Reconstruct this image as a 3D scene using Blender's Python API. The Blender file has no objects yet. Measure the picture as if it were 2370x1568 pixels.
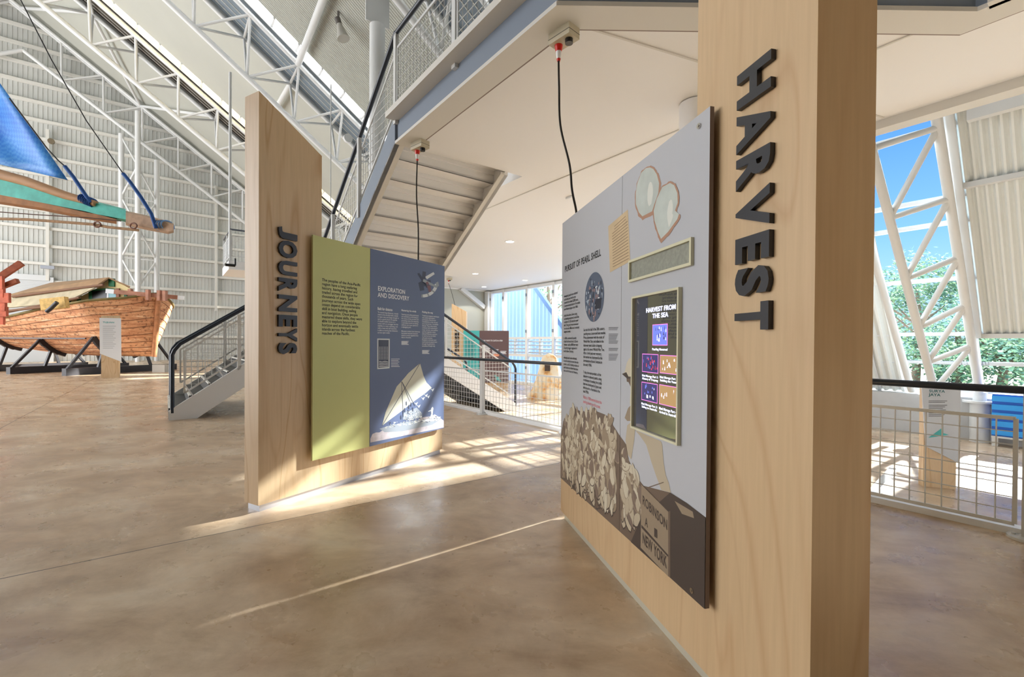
import bpy, bmesh, math, random
from mathutils import Vector, Matrix
from mathutils.geometry import tessellate_polygon
V = Vector
random.seed(7)
sc = bpy.context.scene
COL = sc.collection
# ---------------------------------------------------------------- camera
FPX, CX, CY = 1060.0, 1185.0, 805.0
PITCH, ROLL = -0.0085, 0.0065
EYE = V((0, 0, 1.35))
_F = V((0, math.cos(PITCH), math.sin(PITCH)))
_R = V((math.cos(ROLL), 0, math.sin(ROLL)))
_U = _R.cross(_F).normalized()
_R = _F.cross(_U).normalized()
cd = bpy.data.cameras.new('camera'); cam = bpy.data.objects.new('camera', cd); COL.objects.link(cam)
cd.sensor_width = 36; cd.sensor_fit = 'HORIZONTAL'; cd.lens = 36 * FPX / 2370
cd.shift_y = (CY - 784) / 2370; cd.shift_x = 0
cd.clip_start = 0.02; cd.clip_end = 500
M = Matrix((( _R.x, _U.x, -_F.x, 0), (_R.y, _U.y, -_F.y, 0), (_R.z, _U.z, -_F.z, 0), (0, 0, 0, 1)))
cam.matrix_world = Matrix.Translation(EYE) @ M
sc.camera = cam
# ---------------------------------------------------------------- colour management
sc.view_settings.view_transform = 'Standard'; sc.view_settings.look = 'None'
sc.view_settings.gamma = 1; sc.view_settings.use_curve_mapping = False
sc.view_settings.exposure = 1.38
# ---------------------------------------------------------------- building axes
UD = V((-0.6048, 0.7964, 0)); VD = V((0.7964, 0.6048, 0)); Z = V((0, 0, 1))
def W(u, v, z=0.0): return UD * u + VD * v + Z * z
def ray(px, py): return (_F + _R * ((px - CX) / FPX) - _U * ((py - CY) / FPX))
def atz(px, py, z=0.0):
    d = ray(px, py); return EYE + d * ((z - EYE.z) / d.z)
def aty(px, py, y):
    d = ray(px, py); return EYE + d * (y / d.y)
def onp(px, py, p0, n):
    d = ray(px, py); return EYE + d * ((p0 - EYE).dot(n) / d.dot(n))
def atu(px, py, u): return onp(px, py, UD * u, UD)
def atv(px, py, v): return onp(px, py, VD * v, VD)
# ---------------------------------------------------------------- world (daylight)
ELEV = math.radians(28)
world = bpy.data.worlds.new('sky'); sc.world = world; world.use_nodes = True
nt = world.node_tree; nt.nodes.clear()
def wn(t, **k):
    n = nt.nodes.new(t)
    for a, b in k.items(): setattr(n, a, b)
    return n
wo = wn('ShaderNodeOutputWorld'); bg = wn('ShaderNodeBackground'); tc = wn('ShaderNodeTexCoord')
sep = wn('ShaderNodeSeparateXYZ'); nt.links.new(tc.outputs['Generated'], sep.inputs[0])
dt = wn('ShaderNodeVectorMath', operation='DOT_PRODUCT'); nt.links.new(tc.outputs['Generated'], dt.inputs[0])
dt.inputs[1].default_value = V((0.72, 0.62, 0.3)).normalized()
mr = wn('ShaderNodeMapRange'); mr.inputs[1].default_value = 0.55; mr.inputs[2].default_value = 0.85
nt.links.new(dt.outputs['Value'], mr.inputs[0])
el = wn('ShaderNodeMapRange'); el.inputs[1].default_value = 0.0; el.inputs[2].default_value = 0.42
nt.links.new(sep.outputs[2], el.inputs[0])
blue = wn('ShaderNodeValToRGB'); nt.links.new(el.outputs[0], blue.inputs[0])
blue.color_ramp.elements[0].position = 0; blue.color_ramp.elements[0].color = (0.33, 0.46, 0.66, 1)
blue.color_ramp.elements[1].position = 1; blue.color_ramp.elements[1].color = (0.035, 0.14, 0.46, 1)
e = blue.color_ramp.elements.new(0.45); e.color = (0.14, 0.29, 0.58, 1)
cl = wn('ShaderNodeTexNoise'); cl.inputs['Scale'].default_value = 2.2; nt.links.new(tc.outputs['Generated'], cl.inputs[0])
cr = wn('ShaderNodeValToRGB'); nt.links.new(cl.outputs[0], cr.inputs[0])
cr.color_ramp.elements[0].color = (2.0, 2.05, 2.15, 1); cr.color_ramp.elements[1].color = (2.7, 2.68, 2.68, 1)
mx = wn('ShaderNodeMixRGB'); nt.links.new(mr.outputs[0], mx.inputs[0]); nt.links.new(cr.outputs[0], mx.inputs[1]); nt.links.new(blue.outputs[0], mx.inputs[2])
nt.links.new(mx.outputs[0], bg.inputs[0]); bg.inputs[1].default_value = 1.0; nt.links.new(bg.outputs[0], wo.inputs[0])
# ---------------------------------------------------------------- sun: shines along -v at 28 degrees
sl = bpy.data.lights.new('sun', 'SUN'); sun = bpy.data.objects.new('sun', sl); COL.objects.link(sun)
sl.energy = 7.5; sl.angle = math.radians(1.0); sl.color = (1.0, 0.97, 0.92)
sdir = -(VD * math.cos(ELEV) + Z * math.sin(ELEV))
sun.rotation_euler = sdir.to_track_quat('-Z', 'Y').to_euler()
sun.location = W(5, 30, 16)

# ================================================================ materials
MATS = {}
def srgb(r, g, b):
    def f(c):
        c = c / 255.0
        return c / 12.92 if c <= 0.04045 else ((c + 0.055) / 1.055) ** 2.4
    return (f(r), f(g), f(b), 1)
def mat(name, col, rough=0.5, metal=0.0, noise=0.0, nscale=6.0, emit=0.0, spec=0.5, bump=0.0, stretch=(1, 1, 1), coat=0):
    if name in MATS: return MATS[name]
    m = bpy.data.materials.new(name); m.use_nodes = True; t = m.node_tree
    b = t.nodes['Principled BSDF']; b.inputs['Roughness'].default_value = rough; b.inputs['Metallic'].default_value = metal
    b.inputs['Specular IOR Level'].default_value = spec; b.inputs['Coat Weight'].default_value = coat
    b.inputs['Base Color'].default_value = col
    if noise or bump:
        tcn = t.nodes.new('ShaderNodeTexCoord'); mp = t.nodes.new('ShaderNodeMapping'); mp.inputs['Scale'].default_value = stretch
        nz = t.nodes.new('ShaderNodeTexNoise'); nz.inputs['Scale'].default_value = nscale; nz.inputs['Detail'].default_value = 5
        t.links.new(tcn.outputs['Object'], mp.inputs[0]); t.links.new(mp.outputs[0], nz.inputs[0])
        if noise:
            r = t.nodes.new('ShaderNodeValToRGB'); t.links.new(nz.outputs[0], r.inputs[0])
            r.color_ramp.elements[0].position = 0.3; r.color_ramp.elements[1].position = 0.7
            r.color_ramp.elements[0].color = tuple(c * (1 - noise) for c in col[:3]) + (1,)
            r.color_ramp.elements[1].color = tuple(min(1, c * (1 + noise * .6)) for c in col[:3]) + (1,)
            t.links.new(r.outputs[0], b.inputs['Base Color'])
        if bump:
            bp = t.nodes.new('ShaderNodeBump'); bp.inputs['Strength'].default_value = bump; bp.inputs['Distance'].default_value = 0.01
            t.links.new(nz.outputs[0], bp.inputs['Height']); t.links.new(bp.outputs[0], b.inputs['Normal'])
    if emit:
        b.inputs['Emission Color'].default_value = col; b.inputs['Emission Strength'].default_value = emit
    MATS[name] = m; return m

def ramp(t, src, stops):
    r = t.nodes.new('ShaderNodeValToRGB'); t.links.new(src, r.inputs[0])
    while len(r.color_ramp.elements) < len(stops): r.color_ramp.elements.new(0.5)
    for e_, (p, c) in zip(r.color_ramp.elements, stops): e_.position = p; e_.color = c
    return r

def plywood(name, light, dark, rot):
    m = bpy.data.materials.new(name); m.use_nodes = True; t = m.node_tree; b = t.nodes['Principled BSDF']
    tcn = t.nodes.new('ShaderNodeTexCoord'); mp = t.nodes.new('ShaderNodeMapping')
    mp.inputs['Rotation'].default_value = (0, 0, rot); mp.inputs['Scale'].default_value = (1.0, 1.0, 0.22)
    t.links.new(tcn.outputs['Object'], mp.inputs[0])
    n1 = t.nodes.new('ShaderNodeTexNoise'); n1.inputs['Scale'].default_value = 1.6; n1.inputs['Detail'].default_value = 2; n1.inputs['Distortion'].default_value = 0.6
    t.links.new(mp.outputs[0], n1.inputs[0])
    mul = t.nodes.new('ShaderNodeMath'); mul.operation = 'MULTIPLY'; mul.inputs[1].default_value = 14
    t.links.new(n1.outputs[0], mul.inputs[0])
    fr = t.nodes.new('ShaderNodeMath'); fr.operation = 'PINGPONG'; fr.inputs[1].default_value = 1.0; t.links.new(mul.outputs[0], fr.inputs[0])
    rr = ramp(t, fr.outputs[0], [(0.0, dark), (0.16, light), (0.8, light), (1.0, tuple(a * .55 + c * .45 for a, c in zip(light, dark)))])
    n2 = t.nodes.new('ShaderNodeTexNoise'); n2.inputs['Scale'].default_value = 55; n2.inputs['Detail'].default_value = 3
    mp2 = t.nodes.new('ShaderNodeMapping'); mp2.inputs['Scale'].default_value = (1, 1, 0.05); t.links.new(tcn.outputs['Object'], mp2.inputs[0]); t.links.new(mp2.outputs[0], n2.inputs[0])
    g = ramp(t, n2.outputs[0], [(0.3, (0.86, 0.84, 0.80, 1)), (0.7, (1, 1, 1, 1))])
    mm = t.nodes.new('ShaderNodeMixRGB'); mm.blend_type = 'MULTIPLY'; mm.inputs[0].default_value = 0.6
    t.links.new(rr.outputs[0], mm.inputs[1]); t.links.new(g.outputs[0], mm.inputs[2]); t.links.new(mm.outputs[0], b.inputs['Base Color'])
    b.inputs['Roughness'].default_value = 0.42
    MATS[name] = m; return m

def concrete_floor():
    m = bpy.data.materials.new('stained_concrete'); m.use_nodes = True; t = m.node_tree; b = t.nodes['Principled BSDF']
    tcn = t.nodes.new('ShaderNodeTexCoord')
    def noise(scale, det=6, rough=0.6, dist=0.0, st=(1, 1, 1)):
        mp = t.nodes.new('ShaderNodeMapping'); mp.inputs['Scale'].default_value = st; mp.inputs['Rotation'].default_value = (0, 0, 0.65)
        t.links.new(tcn.outputs['Object'], mp.inputs[0])
        n = t.nodes.new('ShaderNodeTexNoise'); n.inputs['Scale'].default_value = scale; n.inputs['Detail'].default_value = det
        n.inputs['Roughness'].default_value = rough; n.inputs['Distortion'].default_value = dist; t.links.new(mp.outputs[0], n.inputs[0]); return n
    a = noise(1.0, 8, 0.66, 0.5, (1, 1.7, 1)); r1 = ramp(t, a.outputs[0], [(0.28, srgb(160, 134, 106)), (0.44, srgb(192, 166, 136)), (0.58, srgb(212, 190, 162)), (0.74, srgb(222, 208, 188))])
    c = noise(3.3, 8, 0.7, 0.3); r2 = ramp(t, c.outputs[0], [(0.28, (0.66, 0.62, 0.58, 1)), (0.5, (0.95, 0.94, 0.93, 1)), (0.72, (1.12, 1.1, 1.08, 1))])
    m1 = t.nodes.new('ShaderNodeMixRGB'); m1.blend_type = 'MULTIPLY'; m1.inputs[0].default_value = 0.75
    t.links.new(r1.outputs[0], m1.inputs[1]); t.links.new(r2.outputs[0], m1.inputs[2])
    rd = noise(0.8, 3, 0.5); r3 = ramp(t, rd.outputs[0], [(0.58, (0, 0, 0, 1)), (0.72, (0.4, 0.4, 0.4, 1))])
    m2 = t.nodes.new('ShaderNodeMixRGB'); t.links.new(r3.outputs[0], m2.inputs[0]); t.links.new(m1.outputs[0], m2.inputs[1]); m2.inputs[2].default_value = srgb(176, 142, 122)
    sp = noise(26, 2, 0.5); r4 = ramp(t, sp.outputs[0], [(0.74, (1, 1, 1, 1)), (0.80, (0.5, 0.45, 0.4, 1))])
    m3 = t.nodes.new('ShaderNodeMixRGB'); m3.blend_type = 'MULTIPLY'; m3.inputs[0].default_value = 1
    t.links.new(m2.outputs[0], m3.inputs[1]); t.links.new(r4.outputs[0], m3.inputs[2])
    # saw-cut joints: u = 3.80 and a v line
    last = m3.outputs[0]
    for axis, off, w in ((UD, 3.80, 0.005), (VD, -2.0, 0.007), (UD, 13.8, 0.006)):
        d = t.nodes.new('ShaderNodeVectorMath'); d.operation = 'DOT_PRODUCT'; d.inputs[1].default_value = axis; t.links.new(tcn.outputs['Object'], d.inputs[0])
        s = t.nodes.new('ShaderNodeMath'); s.operation = 'SUBTRACT'; s.inputs[1].default_value = off; t.links.new(d.outputs['Value'], s.inputs[0])
        ab = t.nodes.new('ShaderNodeMath'); ab.operation = 'ABSOLUTE'; t.links.new(s.outputs[0], ab.inputs[0])
        lt = t.nodes.new('ShaderNodeMath'); lt.operation = 'LESS_THAN'; lt.inputs[1].default_value = w; t.links.new(ab.outputs[0], lt.inputs[0])
        mj = t.nodes.new('ShaderNodeMixRGB'); t.links.new(lt.outputs[0], mj.inputs[0]); t.links.new(last, mj.inputs[1]); mj.inputs[2].default_value = srgb(60, 50, 42)
        last = mj.outputs[0]
    t.links.new(last, b.inputs['Base Color'])
    rg = noise(2.3, 5, 0.6); r5 = ramp(t, rg.outputs[0], [(0.3, (0.20, 0.20, 0.20, 1)), (0.7, (0.42, 0.42, 0.42, 1))]); t.links.new(r5.outputs[0], b.inputs['Roughness'])
    bp = t.nodes.new('ShaderNodeBump'); bp.inputs['Strength'].default_value = 0.10; bp.inputs['Distance'].default_value = 0.01
    t.links.new(c.outputs[0], bp.inputs['Height']); t.links.new(bp.outputs[0], b.inputs['Normal'])
    b.inputs['Specular IOR Level'].default_value = 0.6
    return m

def glass_mat(name, tint=(0.93, 0.97, 1, 1)):
    m = bpy.data.materials.new(name); m.use_nodes = True; t = m.node_tree; t.nodes.clear()
    o = t.nodes.new('ShaderNodeOutputMaterial'); mx_ = t.nodes.new('ShaderNodeMixShader'); tr = t.nodes.new('ShaderNodeBsdfTransparent'); gl = t.nodes.new('ShaderNodeBsdfGlossy')
    lw = t.nodes.new('ShaderNodeLayerWeight'); fr = t.nodes.new('ShaderNodeMath'); fr.operation = 'POWER'; fr.inputs[1].default_value = 5; t.links.new(lw.outputs['Facing'], fr.inputs[0]); tr.inputs[0].default_value = tint; gl.inputs['Roughness'].default_value = 0.02
    t.links.new(fr.outputs[0], mx_.inputs[0]); t.links.new(tr.outputs[0], mx_.inputs[1]); t.links.new(gl.outputs[0], mx_.inputs[2]); t.links.new(mx_.outputs[0], o.inputs[0])
    MATS[name] = m; return m
def translucent(name, col, k=0.75):
    m = bpy.data.materials.new(name); m.use_nodes = True; t = m.node_tree; t.nodes.clear()
    o = t.nodes.new('ShaderNodeOutputMaterial'); mx_ = t.nodes.new('ShaderNodeMixShader'); mx_.inputs[0].default_value = k
    d = t.nodes.new('ShaderNodeBsdfDiffuse'); tl = t.nodes.new('ShaderNodeBsdfTranslucent'); d.inputs[0].default_value = col; tl.inputs[0].default_value = col
    t.links.new(d.outputs[0], mx_.inputs[1]); t.links.new(tl.outputs[0], mx_.inputs[2]); t.links.new(mx_.outputs[0], o.inputs[0])
    MATS[name] = m; return m
def check_cloth():
    m = bpy.data.materials.new('blue_tarpaulin'); m.use_nodes = True; t = m.node_tree; b = t.nodes['Principled BSDF']
    tcn = t.nodes.new('ShaderNodeTexCoord'); mp = t.nodes.new('ShaderNodeMapping'); mp.inputs['Rotation'].default_value = (0.3, 0.5, 0.4)
    t.links.new(tcn.outputs['Object'], mp.inputs[0])
    br = t.nodes.new('ShaderNodeTexChecker'); br.inputs['Scale'].default_value = 14.0
    br.inputs['Color1'].default_value = srgb(52, 138, 240); br.inputs['Color2'].default_value = srgb(74, 156, 246)
    t.links.new(mp.outputs[0], br.inputs[0])
    nz = t.nodes.new('ShaderNodeTexNoise'); nz.inputs['Scale'].default_value = 1.3; t.links.new(tcn.outputs['Object'], nz.inputs[0])
    r = ramp(t, nz.outputs[0], [(0.35, (0.7, 0.8, 0.95, 1)), (0.6, (1.5, 1.3, 1.1, 1))])
    mm = t.nodes.new('ShaderNodeMixRGB'); mm.blend_type = 'MULTIPLY'; mm.inputs[0].default_value = 0.8
    t.links.new(br.outputs[0], mm.inputs[1]); t.links.new(r.outputs[0], mm.inputs[2]); t.links.new(mm.outputs[0], b.inputs['Base Color'])
    b.inputs['Roughness'].default_value = 0.45
    return m
def hull_wood():
    m = bpy.data.materials.new('weathered_hull_paint'); m.use_nodes = True; t = m.node_tree; b = t.nodes['Principled BSDF']
    tcn = t.nodes.new('ShaderNodeTexCoord'); mp = t.nodes.new('ShaderNodeMapping'); mp.inputs['Scale'].default_value = (0.5, 0.5, 4.5); t.links.new(tcn.outputs['Object'], mp.inputs[0])
    nz = t.nodes.new('ShaderNodeTexNoise'); nz.inputs['Scale'].default_value = 2.2; nz.inputs['Detail'].default_value = 8; nz.inputs['Roughness'].default_value = 0.75; t.links.new(mp.outputs[0], nz.inputs[0])
    r = ramp(t, nz.outputs[0], [(0.30, srgb(120, 78, 54)), (0.40, srgb(190, 128, 88)), (0.55, srgb(218, 164, 120)), (0.68, srgb(232, 208, 176))])
    sp_ = t.nodes.new('ShaderNodeTexNoise'); sp_.inputs['Scale'].default_value = 9; sp_.inputs['Detail'].default_value = 4; t.links.new(tcn.outputs['Object'], sp_.inputs[0])
    r2 = ramp(t, sp_.outputs[0], [(0.36, (0.45, 0.40, 0.38, 1)), (0.44, (1, 1, 1, 1)), (0.62, (1, 1, 1, 1)), (0.70, (1.3, 1.4, 1.5, 1))])
    mm = t.nodes.new('ShaderNodeMixRGB'); mm.blend_type = 'MULTIPLY'; mm.inputs[0].default_value = 0.9
    t.links.new(r.outputs[0], mm.inputs[1]); t.links.new(r2.outputs[0], mm.inputs[2]); t.links.new(mm.outputs[0], b.inputs['Base Color']); b.inputs['Roughness'].default_value = 0.8
    return m

AJ = math.atan2(2.07, 1.17)
PLY_J = plywood('birch_plywood', srgb(216, 188, 150), srgb(200, 164, 122), -AJ)
PLY_H = plywood('birch_plywood_near', srgb(212, 182, 142), srgb(202, 168, 128), 1.3)
FLOORM = concrete_floor(); GLASS = glass_mat('clear_glass'); SKYL = translucent('skylight_sheet', (0.95, 0.96, 0.96, 1), 0.8)
SKYW = translucent('skylight_sheet_warm', (1.0, 0.90, 0.66, 1), 0.8)
TARP = check_cloth(); HULL = hull_wood()
STEEL = mat('white_painted_steel', srgb(214, 216, 216), 0.38)
STEELW = mat('ivory_painted_steel', srgb(214, 213, 206), 0.45)
SHEET = mat('grey_steel_sheet', srgb(198, 200, 196), 0.5, noise=0.05, nscale=0.6)
SHEETD = mat('roof_sheet', srgb(178, 179, 170), 0.55, noise=0.05, nscale=0.4)
SHEETR = mat('pale_wall_sheet', srgb(222, 226, 224), 0.5)
SHEETB = mat('blue_cast_sheet', srgb(150, 186, 226), 0.4)  # blue cast of the shaded outdoor screen held as a sheet colour
SOFFIT = mat('soffit_paint', srgb(238, 238, 238), 0.55)
FASC = mat('fascia_paint', srgb(126, 138, 154), 0.5); FLANGE = mat('beam_flange_paint', srgb(214, 212, 206), 0.5)
NAVY = mat('navy_handrail_paint', srgb(30, 40, 54), 0.3)
TREAD = mat('charcoal_tread', srgb(58, 58, 56), 0.7)
DARKGAP = mat('dark_duct', srgb(66, 60, 50), 0.8)
LETTER = mat('black_letter', srgb(36, 36, 42), 0.38)
ALU = mat('brushed_aluminium', srgb(196, 198, 204), 0.32, metal=0.6)
GREEN = mat('olive_green_print', srgb(196, 198, 128), 0.45); GREENE = mat('panel_edge', srgb(214, 216, 160), 0.5)
NAVYP = mat('slate_blue_print', srgb(94, 108, 142), 0.4, noise=0.06, nscale=1)
GREYP = mat('grey_print', srgb(188, 190, 196), 0.42); EDGEG = mat('laminate_edge', srgb(120, 104, 100), 0.5)
TEXTB = mat('black_ink', srgb(28, 30, 34), 0.5); TEXTW = mat('white_ink', srgb(236, 240, 246), 0.5); TEXTG = mat('grey_ink', srgb(70, 68, 66), 0.5)
PINK = mat('pink_ink', srgb(222, 130, 140), 0.5); TEAL = mat('teal_print', srgb(70, 172, 172), 0.5); BROWNP = mat('brown_print', srgb(98, 78, 80), 0.5)
CREAM = mat('cream_frame', srgb(216, 212, 182), 0.4); WHITEP = mat('white_paint', srgb(232, 234, 236), 0.45)
BLACK = mat('black_plastic', srgb(18, 18, 20), 0.3); RED = mat('red_plastic', srgb(206, 40, 28), 0.35); BEIGE = mat('beige_plastic', srgb(190, 182, 158), 0.45)
CRADLE = mat('black_cradle_steel', srgb(40, 40, 46), 0.45)

# ================================================================ mesh helpers
class MB:
    def __init__(s): s.v = []; s.f = []; s.m = []; s.sm = []
    def add(s, vs, fs, mi=0, smooth=False):
        b = len(s.v); s.v += [V(p) for p in vs]
        for f in fs: s.f.append([b + i for i in f]); s.m.append(mi); s.sm.append(smooth)
    def hexa(s, p, mi=0):   # p: 4 bottom + 4 top
        s.add(p, [(3, 2, 1, 0), (4, 5, 6, 7), (0, 1, 5, 4), (1, 2, 6, 5), (2, 3, 7, 6), (3, 0, 4, 7)], mi)
    def box(s, o, a, b, c, mi=0):  # corner and three edge vectors
        o = V(o); s.hexa([o, o + a, o + a + b, o + b, o + c, o + a + c, o + a + b + c, o + b + c], mi)
    def cbox(s, c, a, b, d, mi=0): s.box(V(c) - (a + b + d) / 2, a, b, d, mi)
    def bar(s, p, q, w, h, up=Z, mi=0):
        p = V(p); q = V(q); d = (q - p)
        side = d.cross(up)
        if side.length < 1e-6: side = d.cross(V((1, 0, 0)))
        side.normalize(); u2 = side.cross(d).normalized()
        s.box(p - side * w / 2 - u2 * h / 2, side * w, d, u2 * h, mi)
    def tube(s, p, q, r, n=10, mi=0, r2=None, caps=True):
        p = V(p); q = V(q); d = (q - p).normalized(); a = d.orthogonal().normalized(); b = d.cross(a)
        r2 = r if r2 is None else r2; vs = []
        for k in range(n):
            t = 2 * math.pi * k / n; e_ = a * math.cos(t) + b * math.sin(t); vs += [p + e_ * r, q + e_ * r2]
        fs = [(2 * k, 2 * ((k + 1) % n), 2 * ((k + 1) % n) + 1, 2 * k + 1) for k in range(n)]
        s.add(vs, fs, mi, n > 5)
        if caps:
            s.add([vs[2 * k] for k in range(n)], [tuple(range(n))[::-1]], mi); s.add([vs[2 * k + 1] for k in range(n)], [tuple(range(n))], mi)
    def path(s, pts, r, n=8, mi=0, caps=True):
        pts = [V(p) for p in pts]; rings = []; prev = None
        R = r if isinstance(r, (list, tuple)) else [r] * len(pts)
        for i, p in enumerate(pts):
            d = ((pts[min(i + 1, len(pts) - 1)] - pts[max(i - 1, 0)])).normalized()
            a = (prev - d * prev.dot(d)).normalized() if prev else d.orthogonal().normalized()
            prev = a; b = d.cross(a)
            rings.append([p + (a * math.cos(2 * math.pi * k / n) + b * math.sin(2 * math.pi * k / n)) * R[i] for k in range(n)])
        vs = [p for r_ in rings for p in r_]; fs = []
        for i in range(len(pts) - 1):
            for k in range(n): fs.append((i * n + k, i * n + (k + 1) % n, (i + 1) * n + (k + 1) % n, (i + 1) * n + k))
        s.add(vs, fs, mi, True)
        if caps: s.add(rings[0], [tuple(range(n))[::-1]], mi); s.add(rings[-1], [tuple(range(n))], mi)
    def prism(s, poly, ext, mi=0, mside=None):
        poly = [V(p) for p in poly]; n = len(poly); tris = tessellate_polygon([poly])
        nrm = V((0, 0, 0))
        for i in range(n): nrm += poly[i].cross(poly[(i + 1) % n])
        if nrm.dot(ext) > 0: poly = poly[::-1]; tris = tessellate_polygon([poly])
        s.add(poly, [tuple(t) for t in tris], mi if mside is None else mi)
        s.add([p + ext for p in poly], [tuple(t)[::-1] for t in tris], mi)
        b = poly + [p + ext for p in poly]
        s.add(b, [(i, i + n, (i + 1) % n + n, (i + 1) % n) for i in range(n)], mi if mside is None else mside)
    def flat(s, poly, mi=0):
        poly = [V(p) for p in poly]; s.add(poly, [tuple(t) for t in tessellate_polygon([poly])], mi)
    def disc(s, c, n, r, ext, seg=24, mi=0):
        c = V(c); n = V(n).normalized(); s.tube(c, c + n * ext, r, seg, mi)
    def ell(s, c, rx, ry, rz, mi=0, n=12, ax=None):
        c = V(c); ax = ax or (V((1, 0, 0)), V((0, 1, 0)), Z); vs = []; fs = []; m_ = n // 2
        for i in range(m_ + 1):
            ph = math.pi * i / m_
            for k in range(n):
                t = 2 * math.pi * k / n
                vs.append(c + ax[0] * rx * math.sin(ph) * math.cos(t) + ax[1] * ry * math.sin(ph) * math.sin(t) + ax[2] * rz * math.cos(ph))
        for i in range(m_):
            for k in range(n): fs.append((i * n + k, (i + 1) * n + k, (i + 1) * n + (k + 1) % n, i * n + (k + 1) % n))
        s.add(vs, fs, mi, True)
    def build(s, name, mats, parent=None, merge=False, **tg):
        if not isinstance(mats, (list, tuple)): mats = [mats]
        if parent is not None: org = V(parent['_o'])
        else:
            xs = [p.x for p in s.v]; ys = [p.y for p in s.v]; zs = [p.z for p in s.v]
            org = V(((min(xs) + max(xs)) / 2, (min(ys) + max(ys)) / 2, min(zs)))
            if tg.get('world0'): org = V((0, 0, 0))
        me = bpy.data.meshes.new(name); me.from_pydata([p - org for p in s.v], [], s.f); me.update()
        for m_ in mats: me.materials.append(m_)
        me.polygons.foreach_set('material_index', s.m); me.polygons.foreach_set('use_smooth', s.sm)
        o = bpy.data.objects.new(name, me); COL.objects.link(o)
        if parent is not None: o.parent = parent; o['_o'] = parent['_o']
        else: o.location = org; o['_o'] = tuple(org)
        for k in ('label', 'category', 'group', 'kind'):
            if tg.get(k): o[k] = tg[k]
        return o
def thing(name, loc, label, cat, group=None):
    o = bpy.data.objects.new(name, None); COL.objects.link(o); o.location = loc; o['_o'] = tuple(loc); o.empty_display_size = 0.1
    o['label'] = label; o['category'] = cat
    if group: o['group'] = group
    return o
def struct(mb, name, mats, parent=None, world0=False):
    o = mb.build(name, mats, parent, world0=world0)
    if parent is None: o['kind'] = 'structure'
    return o

# text -> flat or extruded mesh fitted to a parallelogram (origin, xvec, yvec)
def text_geo(lines, bold=0.0, extrude=0.0, align='LEFT', spacing=1.0):
    cu = bpy.data.curves.new('t', 'FONT'); cu.body = '\n'.join(lines); cu.offset = bold; cu.resolution_u = 3
    cu.align_x = align; cu.space_line = spacing; cu.size = 1.0; cu.space_character = 1.0 + bold * 2
    o = bpy.data.objects.new('t', cu); COL.objects.link(o)
    bpy.context.view_layer.update()
    me = bpy.data.meshes.new_from_object(o.evaluated_get(bpy.context.evaluated_depsgraph_get()))
    vs = [v.co.copy() for v in me.vertices]; fs = [tuple(p.vertices) for p in me.polygons]
    bpy.data.objects.remove(o); bpy.data.curves.remove(cu); bpy.data.meshes.remove(me)
    return vs, fs
def text_into(mb, lines, o, xv, yv, n, bold=0.0, depth=0.0, lift=0.0008, mi=0, align='LEFT', spacing=1.0):
    """fit text so that its bounding box spans o..o+xv..o+yv; n = outward normal"""
    vs, fs = text_geo(lines, bold, 0, align, spacing)
    if not vs: return
    x0 = min(v.x for v in vs); x1 = max(v.x for v in vs); y0 = min(v.y for v in vs); y1 = max(v.y for v in vs)
    P = [V(o) + xv * ((v.x - x0) / (x1 - x0)) + yv * ((v.y - y0) / (y1 - y0)) + n * lift for v in vs]
    if depth == 0: mb.add(P, fs, mi)
    else:
        q = [p + n * depth for p in P]; mb.add(q, fs, mi)
        ed = {}
        for f in fs:
            for i in range(len(f)):
                a, b = f[i], f[(i + 1) % len(f)]
                if (b, a) in ed: del ed[(b, a)]
                else: ed[(a, b)] = 1
        for a, b in ed: mb.add([P[a], P[b], q[b], q[a]], [(0, 1, 2, 3)], mi)
class Plane:
    """vertical plane: p0 on it, d = horizontal direction (image right), n = outward normal"""
    def __init__(s, p0, d, n): s.p0 = V(p0); s.d = V(d).normalized(); s.n = V(n).normalized()
    def P(s, px, py, off=0.0):
        return onp(px, py, s.p0 + s.n * off, s.n)
    def S(s, px, py=796): return (s.P(px, py) - s.p0).dot(s.d)
    def at(s, a, z, off=0.0): return V((s.p0.x, s.p0.y, 0)) + s.d * a + s.n * off + Z * z
    def text(s, mb, lines, x0, yt, yb, x1, bold=0.0, mi=0, align='LEFT', lift=0.0012, spacing=1.0):
        a0 = s.S(x0, yt); a1 = s.S(x1, yt); zt = s.P(x0, yt).z; zb = s.P(x0, yb).z
        text_into(mb, lines, s.at(a0, zb), s.d * (a1 - a0), Z * (zt - zb), s.n, bold, 0, lift, mi, align, spacing)
    def poly(s, mb, pts, mi=0, lift=0.0008): mb.flat([s.P(x, y) + s.n * lift for x, y in pts], mi)

# ================================================================ SETTING
V_RAIL = 4.82; LOW = -0.45; HS = 3.9
m_ = MB()
def quadz(mb, uv, z, th, mi=0):
    mb.prism([W(u, v, z) for u, v in uv], Z * (-th), mi)
quadz(m_, [(-14, -18), (42, -18), (42, 4.9), (-14, 4.9)], 0.0, 0.3)
floor = struct(m_, 'floor', [FLOORM], world0=True)
m_ = MB(); quadz(m_, [(-14, 4.9), (42, 4.9), (42, 13.0), (-14, 13.0)], LOW, 0.3); lfloor = struct(m_, 'floor', [FLOORM], world0=True)
m_ = MB(); m_.box(W(-14, 4.86, -0.45), UD * 56, VD * 0.10, Z * 0.50); struct(m_, 'trim_1', [WHITEP])
m_ = MB(); m_.box(W(-30, 13.0, -1.0), UD * 110, VD * 90, Z * 0.3); struct(m_, 'ground', [mat('outdoor_gravel', srgb(176, 170, 150), 0.9, noise=0.2, nscale=2)])
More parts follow.
